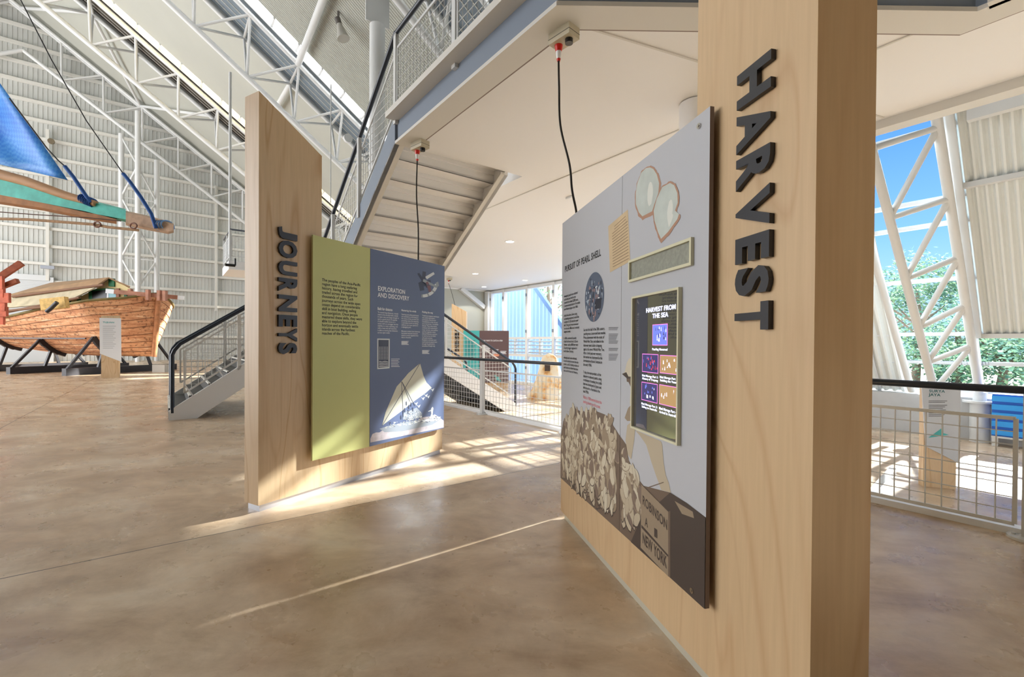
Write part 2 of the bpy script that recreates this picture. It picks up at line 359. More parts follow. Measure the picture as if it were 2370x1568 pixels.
# gable wall with ribs
def ribs(mb, p0, along, L, up, H, out, pitch=0.22, d=0.03, w=0.035, th=0.02, mi=0):
    """ribbed sheet: pans with narrow ribs; p0 corner, along/up/out unit vectors"""
    n = int(L / pitch); prof = []
    for i in range(n):
        a = i * pitch; prof += [(a, 0), (a + pitch - w, 0), (a + pitch - w * .75, d), (a + pitch - w * .25, d)]
    prof.append((L, 0)); vs = []
    for a, h in prof: vs += [V(p0) + along * a + out * h, V(p0) + along * a + out * h + up * H]
    mb.add(vs, [(2 * i, 2 * i + 2, 2 * i + 3, 2 * i + 1) for i in range(len(prof) - 1)], mi)
def corrug(mb, p0, along, L, up, H, out, pitch=0.2, d=0.03, mi=0):
    n = int(L / pitch) * 4; vs = []
    for i in range(n + 1):
        a = L * i / n; h = (-d, 0, d, 0)[i % 4]; h = d * (1 if (i % 4) in (1, 2) else -1)
        vs += [V(p0) + along * a + out * h, V(p0) + along * a + out * h + up * H]
    mb.add(vs, [(2 * i, 2 * i + 2, 2 * i + 3, 2 * i + 1) for i in range(n)], mi)
UG = 41.5
m_ = MB(); ribs(m_, W(UG, -22, 0), VD, 35, Z, 24, -UD)
m_.box(W(UG + .05, -22, 0), VD * 35, UD * .1, Z * 24)
gable = struct(m_, 'wall_gable', [SHEET])
m_ = MB()
for k in range(19):
    z = 1.65 + 1.13 * k
    m_.box(W(UG - .22, -22, z), VD * 35, UD * .2, Z * .035); m_.box(W(UG - .25, -22, z), VD * 35, UD * .03, Z * .17)
    m_.box(W(UG - .22, -22, z + .14), VD * 35, UD * .2, Z * .035)
struct(m_, 'wall_girts', [STEELW], gable)
for px, y0, y1 in ((110, 300, 650), (500, 430, 720)):
    a = atu(px, y0, UG - .3); b = atu(px, y1, UG - .3); m_ = MB(); m_.bar(a, b, .16, .16, VD); struct(m_, 'girt_post', [STEELW], gable)
m_ = MB()
for k in range(60): m_.box(W(UG - .3, -16, .05 + k * .085), VD * 10.2, UD * .05, Z * .06)
m_.box(W(UG - .34, -5.9, 0), VD * .25, UD * .3, Z * 5.4); m_.box(W(UG - .34, -16, 5.15), VD * 10.2, UD * .3, Z * .35)
m_.box(W(UG - .27, -16, 0), VD * 10.2, UD * .05, Z * 5.2)
struct(m_, 'door_1', [mat('roller_shutter', srgb(206, 210, 212), 0.4)])
# roof: two slopes, ridge at v = -7.5
VR = -7.5
def zr(v): return 16.55 - .728 * v if v >= VR else 16.55 - .728 * VR - .728 * (VR - v)
TR = [12.0, 22.1, 32.2]
def roofstrip(mb, u0, u1, v0, v1, lift=.35, mi=0, pitch=None):
    n = VD * 1 + Z * -.728 if v0 >= VR else VD + Z * .728
    L = (v1 - v0); nn = V((-n.z * VD.x, -n.z * VD.y, 1)).normalized() * -1
    a = W(u0, v0, zr(v0 + (1e-6 if v0 >= VR else 0)) + lift)
    if pitch: corrug(mb, a, UD, u1 - u0, n, L, nn, pitch, .014, mi)
    else: mb.add([a, a + UD * (u1 - u0), a + UD * (u1 - u0) + n * L, a + n * L], [(0, 1, 2, 3)], mi)
    mb.add([a + Z * .12, a + UD * (u1 - u0) + Z * .12, a + UD * (u1 - u0) + n * L + Z * .12, a + n * L + Z * .12], [(3, 2, 1, 0)], mi)
roof_mb = MB()
edges = [-6.0]
for c in TR: edges += [c - 1.55, c - .85]
edges.append(UG + .2)
EAVE = 11.0
seg = [(-6.0, TR[0] - 1.6), (TR[0] - 1.1, TR[1] - 1.6), (TR[1] - 1.1, TR[2] - 1.6), (TR[2] - 1.1, UG + .2)]
for i, (a, b) in enumerate(seg):
    roofstrip(roof_mb, a, b, VR, EAVE, .35, 0, .11 if i < 2 else None)
roofstrip(roof_mb, -6, UG + .2, -20, VR, .35, 0, None)
roof = struct(roof_mb, 'roof', [SHEETD])
for i, c in enumerate(TR):
    n = VD + Z * -.728; sk = MB(); fr = MB()
    k = VR
    while k < EAVE:
        L = min(.86, EAVE - k); a = W(c - 1.6, k, zr(k + 1e-6) + .35)
        sk.box(a, UD * .5, n * L, Z * .02)
        fr.box(W(c - 1.62, k + .86, zr(k + .86) + .28), UD * .55, n * .06, Z * .12); k += .92
    sk.build('skylight', [SKYW if i == 2 else SKYL], roof); fr.build('skylight_frame', [STEEL], roof)
    bx_ = MB()
    for (u0, w_) in ((c - 1.1, .05), (c + 1.0, .05)):
        a = W(u0, VR, zr(VR + 1e-6) + .2); bx_.box(a, UD * w_, n * (EAVE - VR), Z * .35)
    a = W(c - 1.05, VR, zr(VR + 1e-6) + .30); bx_.box(a, UD * 2.1, n * (EAVE - VR), Z * .04, 1)
    for q in (0.35, .7, 1.05, 1.4, 1.75):
        bx_.box(W(c - 1.05 + q, VR, zr(VR + 1e-6) + .27), UD * .03, n * (EAVE - VR), Z * .03, 2)
    bx_.build('roof_trough', [STEEL, DARKGAP if i == 2 else mat('blue_grey_lining', srgb(120, 132, 142), .6), STEELW], roof)
# upper side walls above the leaning wall
m_ = MB(); corrug(m_, W(-6, EAVE, 6.4), UD, 28, Z, 2.9, -VD, .2, .02); m_.box(W(-6, 7.4, 6.45), UD * 25, VD * 3.6, Z * .1)
m_.prism([W(21.9, EAVE, 0), W(41.6, EAVE, 0), W(41.6, EAVE, 7.9), W(26, EAVE, 7.9), W(23.87, EAVE, 5.9), W(21.9, EAVE, 2.4)], VD * .2)
m_.prism([W(21.9, EAVE, 3.6), W(23.87, EAVE, 7.0), W(26, EAVE, 9.0), W(21.9, EAVE, 9.0)], VD * .2)  # raking gap between these unseen panels shaped to throw the far floor streak
struct(m_, 'wall_right', [SHEETR])
# back wall of under-mezzanine hall, u = 18.8
m_ = MB(); m_.box(W(18.85, 5.6, LOW), VD * 7.4, UD * .15, Z * (HS - LOW)); struct(m_, 'wall_back', [mat('grey_wall_paint', srgb(176, 178, 168), .6)])
m_ = MB(); p = atu(1066, 668, 18.75); q = atu(1120, 712, 18.75); m_.bar(p, q, .2, .22, UD); struct(m_, 'trim_2', [STEEL])
m_ = MB(); m_.box(W(18.5, 12.55, LOW), VD * .3, UD * .3, Z * (HS - LOW)); struct(m_, 'trim_3', [STEEL])

# mezzanine slab
slab = [(5.6, 2.43), (2.61, 2.43), (.70, 5.00), (-5, 5.00), (-5, 6.73), (5.5, 6.73), (5.5, 12.9), (18.8, 12.9), (18.8, 4.43), (5.6, 4.43)]
m_ = MB(); m_.prism([W(u, v, HS + .05) for u, v in slab], Z * .30); mez = struct(m_, 'ceiling', [SOFFIT])
def offs_line(pts, d):
    """mitred offset of an open (u, v) polyline, positive = inwards, under the slab"""
    out = []
    for i, p in enumerate(pts):
        ns = []
        for a_, b_ in ((i - 1, i), (i, i + 1)):
            if a_ < 0 or b_ >= len(pts): continue
            du, dv = pts[b_][0] - pts[a_][0], pts[b_][1] - pts[a_][1]; L_ = math.hypot(du, dv); ns.append((-dv / L_, du / L_))
        n0 = (-sum(n_[0] for n_ in ns) / len(ns), -sum(n_[1] for n_ in ns) / len(ns)); k_ = d / (n0[0] ** 2 + n0[1] ** 2)
        out.append((p[0] + n0[0] * k_, p[1] + n0[1] * k_))
    return out
def strip(mb, pts, d0, d1, z0, z1, mi):
    A = offs_line(pts, d0); B = offs_line(pts, d1)
    for i in range(len(pts) - 1):
        q = [W(*A[i], z0), W(*A[i + 1], z0), W(*B[i + 1], z0), W(*B[i], z0)]
        mb.hexa(q + [p_ + Z * (z1 - z0) for p_ in q], mi)
ebp = [(5.6, 2.35), (2.57, 2.35), (.66, 4.92), (-5, 4.92)]
eb = MB(); strip(eb, ebp, 0, .26, HS, HS + .035, 1); strip(eb, ebp, .03, .07, HS + .03, HS + .30, 0); strip(eb, ebp, .262, .28, HS + .005, HS + .05, 2); strip(eb, ebp, -.13, .2, HS + .29, HS + .36, 1)
fb = struct(eb, 'fascia_beam', [FASC, FLANGE, mat('painted_shadow_gap', srgb(140, 126, 120), .7)], mez)  # last material: solid dark strip, shade of the flange groove put into its colour
m_ = MB(); m_.box(W(-5, 6.55, HS - .05), UD * 10.5, VD * .2, Z * .4); m_.box(W(-5, 4.86, HS - .0), UD * 5.6, VD * .1, Z * .05); struct(m_, 'edge_beam', [FLANGE], mez)
m_ = MB()
for a, b in (((.9, 4.95), (8, 4.95)), ((2.66, 2.7), (1.62, 6.5))):
    m_.bar(W(*a, HS + .045), W(*b, HS + .045), .02, .012)
struct(m_, 'cover_strip', [FLANGE], mez)
# distant mezzanine walkway
m_ = MB(); m_.box(W(18.8, 1.8, HS), UD * 2.2, VD * 11.1, Z * .3); mez2 = struct(m_, 'ceiling', [SOFFIT])

# window wall v = 12.8 under the mezzanine
us = [5.5, 7.2, 8.8, 10.46, 12.2, 13.96, 15.7, 17.45, 18.5]
win = MB()
for u in us: win.box(W(u - .07, 12.7, LOW), UD * .14, VD * .2, Z * (HS - LOW))
for z, h in ((.78, .12), (1.55, .1), (HS - .12, .12), (LOW, .1)):
    win.box(W(5.5, 12.74, z), UD * 13.1, VD * .12, Z * h)
for u, u2 in zip(us[:-1], us[1:]):
    win.box(W((u + u2) / 2 - .05, 12.74, .9), UD * .1, VD * .12, Z * .65)
w1 = struct(win, 'window_1', [mat('window_frame_paint', srgb(222, 226, 230), .4)])
lv = MB()
for u, u2 in zip(us[:-1], us[1:]):
    for k in range(4): lv.box(W(u + .14, 12.72, .94 + k * .16), UD * (u2 - u - .28), VD * .1 + Z * .03, Z * .035)
lv.build('louvre_blades', [mat('louvre_paint', srgb(176, 186, 196), .4)], w1)
gl = MB(); gl.box(W(5.5, 12.8, LOW), UD * 13.0, VD * .01, Z * (HS - LOW)); gl.build('glass_pane', [GLASS], w1)
m_ = MB()
for u in us[1:]:
    for z in (.3, 1.9, 3.5): m_.cbox(W(u, 12.68, z), UD * .07, VD * .03, Z * .12)
m_.build('bracket', [FASC], w1)
# corrugated screen outdoors with a raking top edge
m_ = MB()
corrug(m_, W(17.4, 14.6, -.7), UD, 5, Z, 5.2, -VD, .3, .05)
for i in range(8):
    u = 15.2 + i * .275; corrug(m_, W(u, 14.6, -.7), UD, .275, Z, 2.75 + i * .275 * 1.05, -VD, .275, .05)
corrug(m_, W(6, 14.6, -.7), UD, 9.2, Z, 2.7, -VD, .3, .05)
m_.bar(W(15.1, 14.5, 2.0), W(17.5, 14.5, 4.4), .16, .2)
outer = struct(m_, 'wall_outer', [translucent('blue_cast_backlit_sheet', (.20, .29, .46, 1), .38)])  # blue cast and backlit brightness put into the sheet's colour and translucency

# leaning right-hand wall (sloping in as it rises)
LEAN = .80
def WL(u, z, off=0.0):   # point on leaning plane at height z
    return W(u, 12.3 - LEAN * (z - .35) + off, z)
m_ = MB(); m_.box(W(-6, 12.3, LOW), UD * 11.4, VD * .3, Z * .82); struct(m_, 'wall_lower', [mat('grey_render', srgb(186, 188, 190), .7, noise=.08, nscale=3)])
def leansheet(u0, u1, z0, z1, pitch=.2, d=.035, off=.35):
    mb = MB(); up = (VD * -LEAN + Z); out = -(VD + Z * LEAN).normalized()
    corrug(mb, WL(u0, z0, off), UD, u1 - u0, up, z1 - z0, out, pitch, d)
    a = WL(u0, z0, off + .08); mb.add([a, a + UD * (u1 - u0), a + UD * (u1 - u0) + up * (z1 - z0), a + up * (z1 - z0)], [(0, 1, 2, 3)])
    return mb
s1 = struct(leansheet(-.8, 1.47, 1.52, 6.6, .10, .022), 'wall_sheeting', [SHEETR])
m_ = MB()
for z in (1.5, onp(2300, 425, WL(0, .35, .3), VD + Z * LEAN).z): m_.box(WL(-.8, z, .22), UD * 2.3, VD * .1, Z * .08)
zb_ = onp(2300, 262, WL(0, .35, .05), VD + Z * LEAN).z; m_.box(WL(-5, zb_, .05), UD * 6.3, VD * .12, Z * .2); m_.box(WL(1.44, 1.5, .2), UD * .09, VD * .12, (VD * -LEAN + Z) * 5)
m_.build('sheeting_rail', [STEEL], s1)
s2 = struct(leansheet(2.66, 3.86, .4, 6.6, .14, .03, .3), 'wall_sheeting', [SHEETR])
m_ = MB(); upv = VD * -LEAN + Z
m_.prism([WL(1.35, 4.75, .4), WL(3.9, 4.75, .4), WL(4.2, 4.74, .4), WL(5.4, 4.56, .4), WL(5.5, 6.6, .4), WL(1.35, 6.6, .4)], (VD + Z * LEAN) * .05)
struct(m_, 'wall_sheeting', [SHEETR])  # upper sheet added to block sun; slanted lower edge trims the lit patch
m_ = MB(); m_.box(W(5.45, 7.4, 4.2), UD * .08, VD * 5.4, Z * 2.3); m_.box(W(5.5, 12.85, HS - .1), UD * 14, VD * .2, Z * 2.8); m_.box(W(5.5, 10.9, 6.4), UD * 14, VD * 2.2, Z * .1); struct(m_, 'wall_upper', [SHEETR])
m_ = MB(); m_.box(W(-6.3, -18, 0), VD * 31, UD * .2, Z * 22); struct(m_, 'wall_rear_light_block', [mat('dark_light_block_wall', srgb(112, 106, 98), .7, noise=.1, nscale=1)]); m_ = MB(); m_.box(W(-6.3, -18.2, 0), UD * 16, VD * .2, Z * 17); struct(m_, 'wall_left_light_block', [SHEETD])  # unseen rear and left walls added to cut light on the column ends
wl = MB()
for z in (.45, 1.0, 1.55, 2.5, 3.35, 3.7, 4.6, 5.6):
    wl.box(WL(-6, z, .32), UD * (11.4 if z < 1.5 else 5.2), VD * .08, Z * .07); wl.box(WL(1.4, z, .32), UD * 4.0, VD * .08, Z * .07)
for u in (1.5, 3.1, 3.9, 5.4): wl.box(WL(u, .35, .3), UD * .07, VD * .08, (VD * -LEAN + Z) * 6)
for u in (-5.5, -4, -2.4, -.8, 0): wl.box(WL(u, .35, .3), UD * .07, VD * .08, (VD * -LEAN + Z) * (1.2 if u > -.5 else 6))
w2 = struct(wl, 'window_2', [mat('window_frame_paint', srgb(222, 226, 230), .4)])
g2 = MB(); up = VD * -LEAN + Z
g2.box(WL(1.4, .37, .36), UD * 4.1, VD * .01, up * 6); g2.box(WL(-.8, .37, .36), UD * 2.2, VD * .01, up * 1.15); g2.box(WL(-6, .37, .36), UD * 5.2, VD * .01, up * 6); g2.build('glass_pane', [GLASS], w2)  # end bay out of view is opened as glazing to add light indoors

# ================================================================ EXHIBIT WALLS
def wood_box(mb, pl, a0, a1, z0, ztl, ztr, th, front=0.0, mi=0):
    """upright slab on plane pl between a0,a1; raking top ztl->ztr; th goes behind"""
    f = [pl.at(a0, z0, front), pl.at(a1, z0, front), pl.at(a1, ztr, front), pl.at(a0, ztl, front)]
    b = [p - pl.n * th for p in f]
    mb.add(f + b, [(0, 1, 2, 3), (5, 4, 7, 6), (1, 0, 4, 5), (3, 2, 6, 7), (0, 3, 7, 4), (2, 1, 5, 6)], mi)
# ---- JOURNEYS
j0 = atz(595, 1187, 0); j1 = atz(1024, 1049, 0); jd = (j1 - j0); jd.z = 0; jd.normalize(); jn = V((jd.y, -jd.x, 0))
PJ = Plane(j0 + jn * .015, jd, jn)
LJ = PJ.S(1024, 900); CW = PJ.S(744, 700)
ztop0 = PJ.P(595, 208).z; ztop1 = PJ.P(744, 361).z
ex = thing('exhibit_wall', j0, 'birch plywood exhibit wall reading JOURNEYS with olive and slate blue panels', 'exhibit wall')
mb = MB(); wood_box(mb, PJ, 0, CW, .055, ztop0, ztop1, .19); mb.build('tall_column', [PLY_J], ex)
mb = MB(); wood_box(mb, PJ, CW, LJ, .055, 2.25, 2.25, .19); mb.build('low_wall', [PLY_J], ex)
mb = MB(); wood_box(mb, PJ, .02, LJ - .02, 0, .055, .055, .155, -.017); mb.build('kick_plate', [ALU], ex)
PJP = Plane(PJ.p0 + jn * .05, jd, jn)
aL, aM, aR = PJP.S(724, 700), PJP.S(856.5, 700), PJP.S(1028.5, 700)
zT = PJP.P(724, 544).z; zT2 = PJP.P(1029, 616).z; zB = PJP.P(724, 1067).z; zT = (zT + zT2) / 2
def board(pl, a0, a1, z0, z1, th, mats, name, parent):
    mb = MB(); f = [pl.at(a0, z0), pl.at(a1, z0), pl.at(a1, z1), pl.at(a0, z1)]; b = [p - pl.n * th for p in f]
    mb.add(f, [(0, 1, 2, 3)], 0); mb.add(f + b, [(5, 4, 7, 6), (1, 0, 4, 5), (3, 2, 6, 7), (0, 3, 7, 4), (2, 1, 5, 6)], 1)
    return mb.build(name, mats, parent)
gp = board(PJP, aL, aM - .002, zB, zT, .02, [GREEN, GREENE], 'text_panel', ex); gp['label'] = 'olive green text panel'
np_ = board(PJP, aM + .002, aR, zB, zT, .02, [NAVYP, EDGEG], 'text_panel', ex); np_['label'] = 'slate blue panel with sailing vessel'
mb = MB()
for a in (aL + .1, aM - .1, aM + .1, aR - .12):
    for z in (zB + .15, zT - .15): mb.tube(PJ.at(a, z), PJ.at(a, z, .03), .02, 8)
mb.build('standoff', [ALU], ex)
# letters JOURNEYS
def letters(chars, pl, x0, x1, ys, parent, depth, bold=.035):
    a0 = pl.S(x0); a1 = pl.S(x1)
    for ch, rx, y0, y1 in zip(chars, *zip(*ys)):
        z1 = pl.P(rx, y0).z; z0 = pl.P(rx, y1).z; m = MB()
        text_into(m, [ch], pl.at(a0, z1), Z * (z0 - z1), pl.d * (a1 - a0), pl.n, bold, depth, 0.001)
        o = m.build('letter', [LETTER], parent)
letters('JOURNEYS', PJ, 641, 684, [(662, 528, 555), (662, 558, 598), (662, 605, 638), (662, 645, 676), (662, 684, 722), (662, 730, 757), (662, 760, 791), (662, 794, 820)], ex, .022, .04)
mb = MB()
PJP.text(mb, ["The peoples of the Asia-Pacific", "region have a long seafaring", "history, having travelled and", "traded across the region for", "thousands of years. Such", "journeys across the wide open", "ocean depend on considerable", "skill in boat building, sailing", "and navigation. Once people", "mastered these skills, they were", "able to explore beyond the", "horizon and eventually settle", "islands across the furthest", "reaches of the Pacific."], 745, 644, 775, 838, .012)
mb.build('body_text', [TEXTB], gp)
mb = MB(); PJP.text(mb, ["EXPLORATION", "AND DISCOVERY"], 874, 662, 688, 947, .02); mb.build('heading_text', [TEXTW], np_)
mb = MB()
PJP.text(mb, ["Built for distance"], 874, 711, 718, 908, .03)
PJP.text(mb, ["To travel long distances, vessels", "need to be sturdily built, steady", "in open seas and large enough to", "carry a good stock of supplies.", "A double hulled canoe or a", "canoe with an outrigger has the", "stability to resist capsizing, and,", "with a mast and sail attached,", "is able to travel great distances", "across open water."], 874, 721, 773, 923, .01)
PJP.text(mb, ["Mastering the winds"], 929, 716, 722, 963, .03)
PJP.text(mb, ["Steering and sailing techniques", "are essential to avoid being at", "the mercy of the currents and", "prevailing winds. By mastering", "a technique known as tacking,", "sailboats can move upwind in", "a zigzagging path.", "", "Macassan traders from Indonesia", "harnessed seasonal monsoon", "winds to travel regularly from", "Asia to Australia."], 929, 726, 783, 972, .01)
PJP.text(mb, ["Finding the way"], 977, 720, 726, 1002, .03)
PJP.text(mb, ["Traditional navigation techniques", "use careful observations -", "particularly of the Sun and", "constellations as they rise and", "set at the horizon - to maintain", "latitude. These observations,", "combined with monitoring of", "ocean currents, wave patterns", "and bird migration routes,", "allowed Polynesian explorers", "to travel across the Pacific", "with great accuracy.", "Navigation techniques were", "memorised and passed down", "through the generations,", "sometimes through song."], 977, 729, 804, 1016, .01)
for x0, y0, y1, x1 in ((905, 831, 852, 925), (929, 790, 799, 946), (977, 811, 820, 994)):
    for k in range(6):
        y = y0 + (y1 - y0) * k / 6; PJP.poly(mb, [(x0, y), (x1 - (k * 3 % 5), y), (x1 - (k * 3 % 5), y + 1.0), (x0, y + 1.0)])
mb.build('body_text', [TEXTW], np_)
# navigation instrument, canoe in frame and sailing vessel prints
C1 = mat('print_light', srgb(216, 222, 226), .45); C2 = mat('print_shadow', srgb(62, 70, 92), .45); C3 = mat('print_mid', srgb(150, 158, 168), .45)
SAILP = mat('print_sail', srgb(206, 206, 190), .45); SEAP = mat('print_sea', srgb(196, 188, 194), .45, noise=.25, nscale=14); BRZ = mat('print_bronze', srgb(120, 84, 92), .45)
mb = MB()
arc = [(972 + 1.0 * 0, 681)]
def arcpts(cx, cy, r, a0, a1, n, sx=1.0): return [(cx + sx * r * math.cos(math.radians(a0 + (a1 - a0) * i / n)), cy + r * math.sin(math.radians(a0 + (a1 - a0) * i / n))) for i in range(n + 1)]
o_ = arcpts(978, 655, 34, 95, 5, 14, 1.05); i_ = arcpts(978, 655, 27, 95, 5, 14, 1.05)
for k in range(14): PJP.poly(mb, [o_[k], o_[k + 1], i_[k + 1], i_[k]], 0 if k % 4 else 2, .0009)
for pts, mi in (([(966, 634), (970, 632), (992, 664), (987, 667)], 1), ([(978, 628), (986, 630), (984, 646), (976, 648)], 1), ([(984, 641), (1003, 630), (1006, 635), (988, 647)], 0),
                ([(980, 646), (1010, 662), (1012, 668), (978, 652)], 2), ([(974, 652), (996, 648), (998, 660), (978, 664)], 1), ([(968, 655), (978, 650), (982, 672), (972, 674)], 1),
                ([(985, 654), (990, 652), (993, 658), (988, 661)], 3), ([(988, 662), (996, 660), (998, 676), (992, 676)], 3), ([(1008, 655), (1014, 652), (1016, 662), (1010, 666)], 2)):
    PJP.poly(mb, pts, mi, .0011 + mi * .0001)
io = mb.build('instrument_print', [C1, C2, C3, BRZ], np_)
mb = MB(); PJP.poly(mb, [(873, 784), (902, 784.6), (901.4, 853), (873, 855)], 0, .0008); PJP.poly(mb, [(875.5, 787), (899.5, 787.5), (899, 850), (875.5, 852)], 1, .0011)
for i in range(6):
    for k in range(9):
        x = 877.5 + i * 3.7; y = 803 + k * 3.4
        PJP.poly(mb, [(x, y), (x + 1.6, y + .8), (x + 1.4, y + 2.3), (x - .2, y + 1.5)], 0, .0014)
for k in range(4): PJP.poly(mb, [(877, 836 + k * 4), (884, 838 + k * 3.4), (891, 836 + k * 4), (898, 838 + k * 3.3), (898, 839.4 + k * 3.3), (891, 837.4 + k * 4), (884, 839.4 + k * 3.4), (877, 837.6 + k * 4)], 0, .0014)
mb.build('canoe_print', [C1, C2], np_)
mb = MB()
# sea
sea = [(857, 1025), (857, 1016)] + [(862 + i * 8, 1006 - i * 2.6 + random.uniform(-2.5, 2.5)) for i in range(19)] + [(1027, 974), (1027, 990)]
PJP.poly(mb, sea, 1, .0009)
# hull and deck clutter
PJP.poly(mb, [(878, 993), (900, 986), (950, 975), (1015, 968), (1020, 971), (1000, 984), (930, 999), (890, 1001)], 2, .0013)
for i in range(90):
    x = random.uniform(890, 1015); y = 985 - (x - 890) * .13 + random.uniform(-6, 5); w_ = random.uniform(1, 6); h_ = random.uniform(.6, 2.2); a_ = random.uniform(-.5, .3)
    PJP.poly(mb, [(x, y), (x + w_, y + a_ * w_), (x + w_, y + a_ * w_ + h_), (x, y + h_)], random.choice([0, 3, 3, 4]), .0016 + i * 1e-6)
PJP.poly(mb, [(932, 972), (934, 956), (950, 950), (964, 944), (976, 956), (977, 968)], 2, .0014)
for i in range(60):
    x = random.uniform(934, 974); y = random.uniform(950, 972); PJP.poly(mb, [(x, y), (x + random.uniform(1, 5), y - .5), (x + 3, y + 2.5)], random.choice([0, 3, 4]), .0017 + i * 1e-6)
# sail
PJP.poly(mb, [(884, 986), (892, 955), (905, 925), (918, 895), (930, 882), (945, 864), (972, 841), (980, 870), (987, 886), (999, 898), (985, 910), (960, 928), (932, 950), (905, 970)], 0, .0012)
for a_, b_ in (((929, 884), (933, 965)), ((930, 884), (948, 930)), ((930, 884), (960, 940)), ((884, 986), (972, 841))):
    dx, dy = b_[0] - a_[0], b_[1] - a_[1]; L = math.hypot(dx, dy); nx, ny = -dy / L * .55, dx / L * .55
    PJP.poly(mb, [(a_[0] - nx, a_[1] - ny), (b_[0] - nx, b_[1] - ny), (b_[0] + nx, b_[1] + ny), (a_[0] + nx, a_[1] + ny)], 4, .0020)
for x, y in ((1000, 902), (985, 915), (978, 922), (962, 934), (968, 940), (990, 918)):
    PJP.poly(mb, [(x - 5, y - 2), (x, y), (x + 5, y - 3), (x + 3, y + 2), (x + 1, y + 5), (x - 1, y + 1)], 3, .0016)
PJP.poly(mb, [(998, 945), (1001, 942), (1003, 945), (1002, 952), (1001, 960), (1003, 970), (1000, 970), (999, 962), (996, 970), (994, 970), (998, 958), (997, 952), (991, 954), (991, 952), (997, 949)], 3, .0016)
PJP.poly(mb, [(975, 973), (1016, 970), (1014, 974), (980, 977)], 3, .0016)
for x, y in ((940, 930), (946, 938), (951, 932), (936, 945), (928, 962), (944, 950), (955, 944)):
    PJP.poly(mb, [(x - 1.2, y + 9), (x - 1.4, y + 2), (x, y - 1.5), (x + 1.4, y + 2), (x + 1.3, y + 9)], 4, .0019)
mb.build('vessel_print', [SAILP, SEAP, C3, C1, C2], np_)

# ---- HARVEST
h0 = atz(1303, 1197, 0); hv = ray(954, 796); hd = V((-hv.x, -hv.y, 0)).normalized(); hn = V((hd.y, -hd.x, 0))
if hn.x > 0: hn = -hn
PH = Plane(h0 + hn * .02, hd, hn)
aC = PH.S(1883, 900); aCl = PH.S(1616, 60); aW0 = PH.S(1298.5, 1100)
hx = thing('exhibit_wall', PH.at(aC, 0), 'birch plywood exhibit wall reading HARVEST with grey pearl shell panel and touch screen', 'exhibit wall')
THH = .21
mb = MB(); zt_r = 3.42; wood_box(mb, PH, aCl, aC, .055, 3.1, zt_r, THH); mb.build('tall_column', [PLY_H], hx)
mb = MB(); wood_box(mb, PH, aW0, aCl, .055, 2.22, 2.22, THH); mb.build('low_wall', [PLY_H], hx)
mb = MB(); wood_box(mb, PH, aW0 + .03, aC - .02, 0, .055, .055, THH - .04, -.02); mb.build('kick_plate', [mat('cream_aluminium', srgb(206, 202, 186), .35, metal=.3)], hx)
PHP = Plane(PH.p0 + hn * .04, hd, hn)
hL, hM, hR = PHP.S(1299, 900), PHP.S(1438, 700), PHP.S(1638, 800)
hzT = (PHP.P(1638, 249).z + PHP.P(1302, 518).z) / 2; hzB = (PHP.P(1300, 1107).z + PHP.P(1630, 1412).z) / 2
p1 = board(PHP, hL, hM - .0015, hzB, hzT, .018, [GREYP, EDGEG], 'graphic_panel', hx); p1['label'] = 'left grey board with PURSUIT OF PEARL SHELL text'
p2 = board(PHP, hM + .0015, hR, hzB, hzT, .018, [GREYP, EDGEG], 'graphic_panel', hx); p2['label'] = 'right grey board with shells and screen'
mb = MB()
for x, y in ((1619, 292), (1603, 1368)):
    c = PHP.P(x, y); mb.disc(c, hn, .011, .006, 16); mb.disc(c + hn * .006, hn, .005, .002, 12)
mb.build('screw_cap', [mat('chrome', srgb(200, 196, 190), .2, metal=1)], hx)
mb = MB()
for a in (hL + .1, hM - .1, hR - .12):
    for z in (hzB + .15, hzT - .15): mb.tube(PH.at(a, z), PH.at(a, z, .022), .02, 8)
mb.build('standoff', [ALU], hx)
zz = lambda v: 80 + v / 2.177
letters('HARVEST', PH, 1710, 1789, [(1711, zz(225), zz(395)), (1711, zz(428), zz(615)), (1711, zz(645), zz(798)), (1789, zz(752), zz(955)), (1709, zz(1040), zz(1165)), (1708, zz(1192), zz(1328)), (1786, zz(1342), zz(1487))], hx, .018, .04)
mb = MB(); PHP.text(mb, ["PURSUIT OF PEARL SHELL"], 1308, 617, 631, 1391, .02); mb.build('heading_text', [TEXTB], p1)
mb = MB()
PHP.text(mb, ["Aboriginal people have collected", "and traded pearl shell across", "Australia for at least 22,000 years.", "Commercial exploitation of Australian", "pearl fisheries began in the 1860s.", "", "Initially free divers (divers using", "no breathing equipment) would dive", "to depths of 5-20 metres for pearl", "shell. Diving suits were introduced", "from the mid-1880s, but it remained", "dangerous work.", "", "In 1884, a commercial quantity", "of pearl shell was found in Darwin", "Harbour - and by 1893 there were", "53 pearling luggers registered in", "the Northern Territory.", "", "Although pearls were collected,", "it was the shells that were the main", "product, used for making mother-of-", "pearl buttons and other decorative", "items sold in Europe and America."], 1306, 684, 862, 1343, .012)
PHP.text(mb, ["For the first half of the 20th century,", "pearling was a boom and bust market.", "Prices plummeted with the onset of", "World War One, and rallied in the", "inter-war years before dropping", "again at the eve of World War Two.", "After a brief post-war recovery,", "the market was destroyed by the", "introduction of plastic buttons in", "the early 1950s.", "", "Today, the main product of the", "industry is cultured pearls, using", "a technique of seeding live shells", "that was developed in Japan and", "introduced to Australia in the", "late 1950s."], 1351, 761, 909, 1402, .012)
for y0, n_ in ((758, 3), (773, 9), (806, 3), (820, 6)):
    for k in range(n_):
        y = y0 + k * 2.7; x1 = 1431 - (k * 7 % 6); PHP.poly(mb, [(1409, y), (x1, y), (x1, y + 1.0), (1409, y + 1.0)])
mb.build('body_text', [TEXTB], p1)
